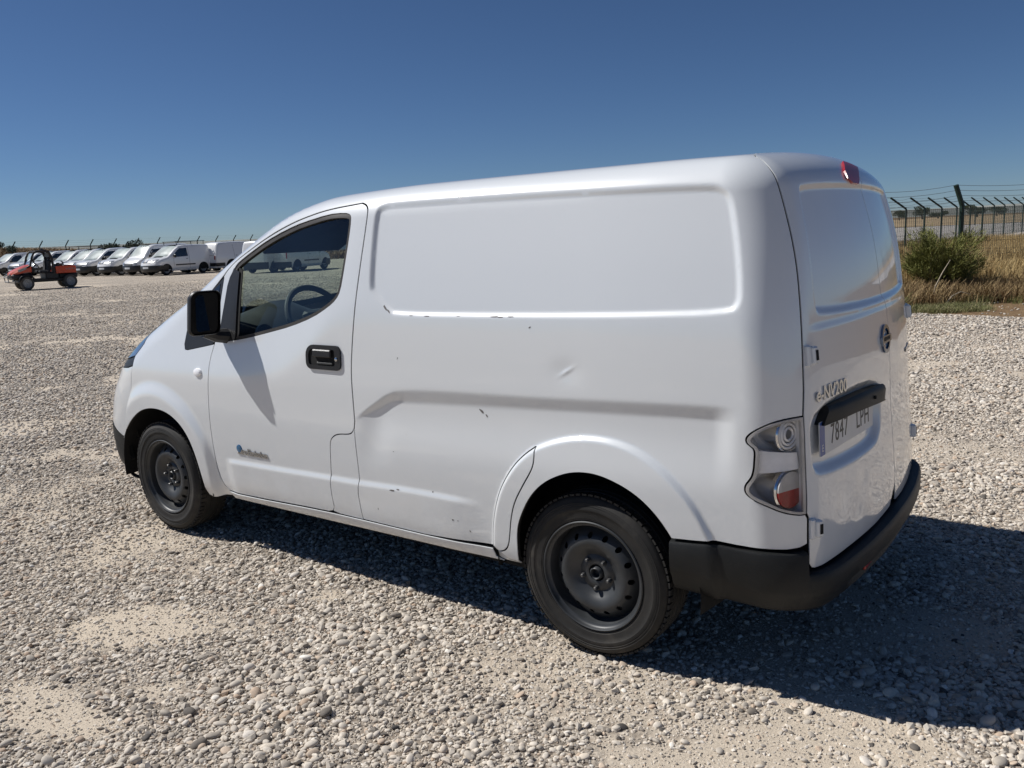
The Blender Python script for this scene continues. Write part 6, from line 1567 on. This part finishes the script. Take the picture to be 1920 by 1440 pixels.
def build_buggy():
    M_OR = simple('buggy_orange', (.58, .055, .012), rough=.38, var=.15, coat=.5); M_BK = simple('buggy_black', (.018, .017, .017), rough=.5, var=.4); M_GY = simple('buggy_grey', (.30, .30, .29), rough=.5, var=.3); M_BR = simple('roll_cage_brown', (.018, .012, .011), rough=.5, var=.3)
    M_DT = simple('dusty_tyre', (.085, .078, .068), rough=.9, var=.3); r = empty('utility_buggy')
    for x in (0, 2.0):
        for s in (1, -1): far_wheel(r, x, s, .70, .32, .25, M_GY, M_DT)
    m = MB(); m.box((1.1, 0, .42), (2.5, .95, .16), bev=.03); m.box((1.45, 0, .47), (.75, 1.30, .06), bev=.01); m.build('chassis', M_BK, r)
    m = MB(); m.box((.80, 0, .62), (.62, 1.20, .34), bev=.05); m.build('seat_base', M_BK, r)
    m = MB(); m.box((2.15, 0, .64), (.95, 1.12, .28), bev=.08); m.build('nose_body', M_BK, r)
    m = MB(); secs = []
    for (x, hw, zt_, zb_) in ((1.72, .60, 1.16, .84), (1.95, .60, 1.12, .82), (2.25, .56, 1.02, .78), (2.52, .48, .90, .74), (2.66, .36, .80, .72)):
        secs.append([(x, -hw, zb_), (x, -hw, zt_-.12), (x, -hw*.78, zt_-.01), (x, -.12, zt_+.03), (x, .12, zt_+.03), (x, hw*.78, zt_-.01), (x, hw, zt_-.12), (x, hw, zb_)])
    loft(m, secs); m.build('bonnet', M_OR, r, ang=25)
    for s in (1, -1):
        m = MB(); m.box((2.12, s*.575, .96), (.42, .05, .12), R=Matrix.Rotation(.30, 3, 'Y'), bev=.02); m.build('bonnet_decal', M_GY, r)
        m = MB(); ths = np.linspace(.15, 2.7, 12); V = []
        for t in ths:
            for (rr_, y) in ((.37, .44), (.40, .46), (.40, .76), (.36, .78)): V.append((2.0+rr_*math.cos(t), s*y, .34+rr_*math.sin(t)))
        m.add(V, [(i*4+j, i*4+j+1, (i+1)*4+j+1, (i+1)*4+j) for i in range(11) for j in range(3)]); m.build('mudguard', M_BK, r)
        m = MB(); m.tube([(2.05, s*.52, .98), (1.76, s*.60, 1.12), (1.64, s*.62, 1.50), (1.52, s*.62, 1.72), (1.40, s*.62, 1.76), (.98, s*.62, 1.78), (.84, s*.62, 1.72), (.74, s*.62, 1.45), (.70, s*.62, .70)], [.03, .05, .05, .05, .055, .065, .065, .065, .065], n=8); m.build('roll_cage', M_BR, r)
        m = MB(); m.box((2.66, s*.30, .74), (.06, .20, .10), bev=.03); m.build('headlamp', M_LAMP, r)
        m = MB(); m.tube([(1.62, s*.64, 1.30), (1.60, s*.74, 1.34)], .015, n=6); m.box((1.60, s*.80, 1.38), (.05, .10, .20), bev=.02); m.build('mirror', M_BK, r)
    for x, z in ((1.42, 1.76), (.95, 1.78), (.76, 1.45)):
        m = MB(); m.tube([(x, -.62, z), (x, .62, z)], .035, n=8); m.build('cage_crossbar', M_BR, r)
    m = MB(); m.box((1.15, 0, 1.795), (.62, 1.24, .03), bev=.012); m.build('roof_panel', M_BR, r)
    m = MB(); m.box((.78, 0, 1.56), (.04, 1.20, .30), bev=.01); m.build('rear_screen', M_BK, r)
    gm = glass('buggy_windscreen', (.80, .86, .86)); m = MB(); m.add([(1.78, -.56, 1.14), (1.78, .56, 1.14), (1.52, .56, 1.70), (1.52, -.56, 1.70)], [(0, 1, 2, 3)]); m.build('windscreen', gm, r, smooth=False)
    for s in (.34, -.34):
        m = MB(); m.box((1.10, s, .82), (.46, .52, .14), bev=.05); m.box((.86, s, 1.10), (.13, .50, .52), R=Matrix.Rotation(-.15, 3, 'Y'), bev=.05); m.box((.82, s, 1.42), (.10, .28, .16), bev=.04); m.build('seat', M_SEAT, r)
    m = MB(); c = np.array([1.44, .32, 1.16]); nn = np.array([-.75, 0, .66]); u = np.array([0, 1.0, 0]); v = np.cross(nn, u)
    m.tube([c+.18*(math.cos(t)*u+math.sin(t)*v) for t in np.linspace(0, 2*math.pi, 21)], .018, n=6, cap=False); m.tube([c, c-nn*.32], .025, n=6); m.box(c, (.05, .34, .03)); m.build('steering_wheel', M_BK, r)
    m = MB(); m.box((1.66, 0, .92), (.14, 1.10, .34), bev=.05); m.build('dashboard', M_BK, r)
    for (nm, cc, dd) in (('bed_side', (.15, .66, .88), (.94, .05, .34)), ('bed_side', (.15, -.66, .88), (.94, .05, .34)), ('bed_front', (.60, 0, .88), (.05, 1.30, .34)), ('tailgate', (-.31, 0, .88), (.05, 1.30, .32))):
        m = MB(); m.box(cc, dd, bev=.015); m.build(nm, M_OR if nm != 'tailgate' else M_BK, r)
    m = MB(); m.box((.15, 0, .72), (.92, 1.28, .04)); m.build('bed_floor', M_BK, r)
    m = MB(); m.box((.0, 0, .58), (.9, .7, .22), bev=.04); m.build('rear_body', M_BK, r)
    mt = text_mesh('KUBOTA', .11, .004, Matrix.Translation((-.05, .687, .90)) @ Matrix.Rotation(math.pi, 4, 'Z') @ Matrix.Rotation(math.pi/2, 4, 'X')); meshobj('bed_lettering', mt, M_GY, r)
    m = MB()
    for s in (1, -1): m.tube([(2.50, s*.42, .36), (2.76, s*.42, .40), (2.80, s*.40, .66), (2.66, s*.38, .76)], .030, n=6)
    m.tube([(2.80, -.42, .64), (2.80, .42, .64)], .03, n=6); m.tube([(2.77, -.42, .42), (2.77, .42, .42)], .03, n=6); m.build('front_guard', M_GY, r)
    m = MB(); m.lathe([(.05, 0), (.05, .05), (.042, .10), (.0, .115)], (1.05, .25, 1.81), (0, 0, 1), n=12); m.build('beacon', M_BK, r)
    yaw = math.radians(77); a, b = ground_at((58, 543)), ground_at((132, 540)); mid = (a+b)/2; hx, hy = math.cos(yaw), math.sin(yaw)
    c = mid[:2]-np.array([hx, hy])*.9-np.array([-hy, hx])*.67
    put(r, (c[0], c[1], 0), yaw, 'orange and black open utility buggy with roll cage parked before the vans', 'buggy')
    r.scale = (.90, .95, .97)
    # things lying in the bed
    def lying(nm, lab, cat, build):
        m = MB(); build(m); o = m.build(nm, M_BK); o.rotation_euler = (0, 0, yaw); o.location = (c[0], c[1], 0); o.scale = (.90, .95, .97); tag(o, lab, cat)
    lying('tool_case', 'black tool case lying in the front of the buggy bed', 'case', lambda m: (m.box((.40, .25, .96), (.30, .60, .40), bev=.03), m.box((.40, .25, 1.18), (.16, .05, .05), bev=.015)))
    lying('pressure_washer', 'small dark machine with a handle in the rear of the buggy bed', 'machine', lambda m: (m.box((-.02, .1, .92), (.42, .40, .34), bev=.04), m.tube([(.10, .1, 1.04), (.14, .1, 1.24), (.22, .1, 1.28)], .03, n=6), m.tube([(.12, .1, 1.22), (-.10, .18, 1.16), (-.26, .2, 1.10)], .012, n=5)))
build_ground()
build_far_land()
door, rd, rdr, lampL = build_van()
van_fittings(door, rd, rdr, lampL)
build_parked()
build_buggy()
build_fences()
build_bush()
build_plants()
build_pebbles()
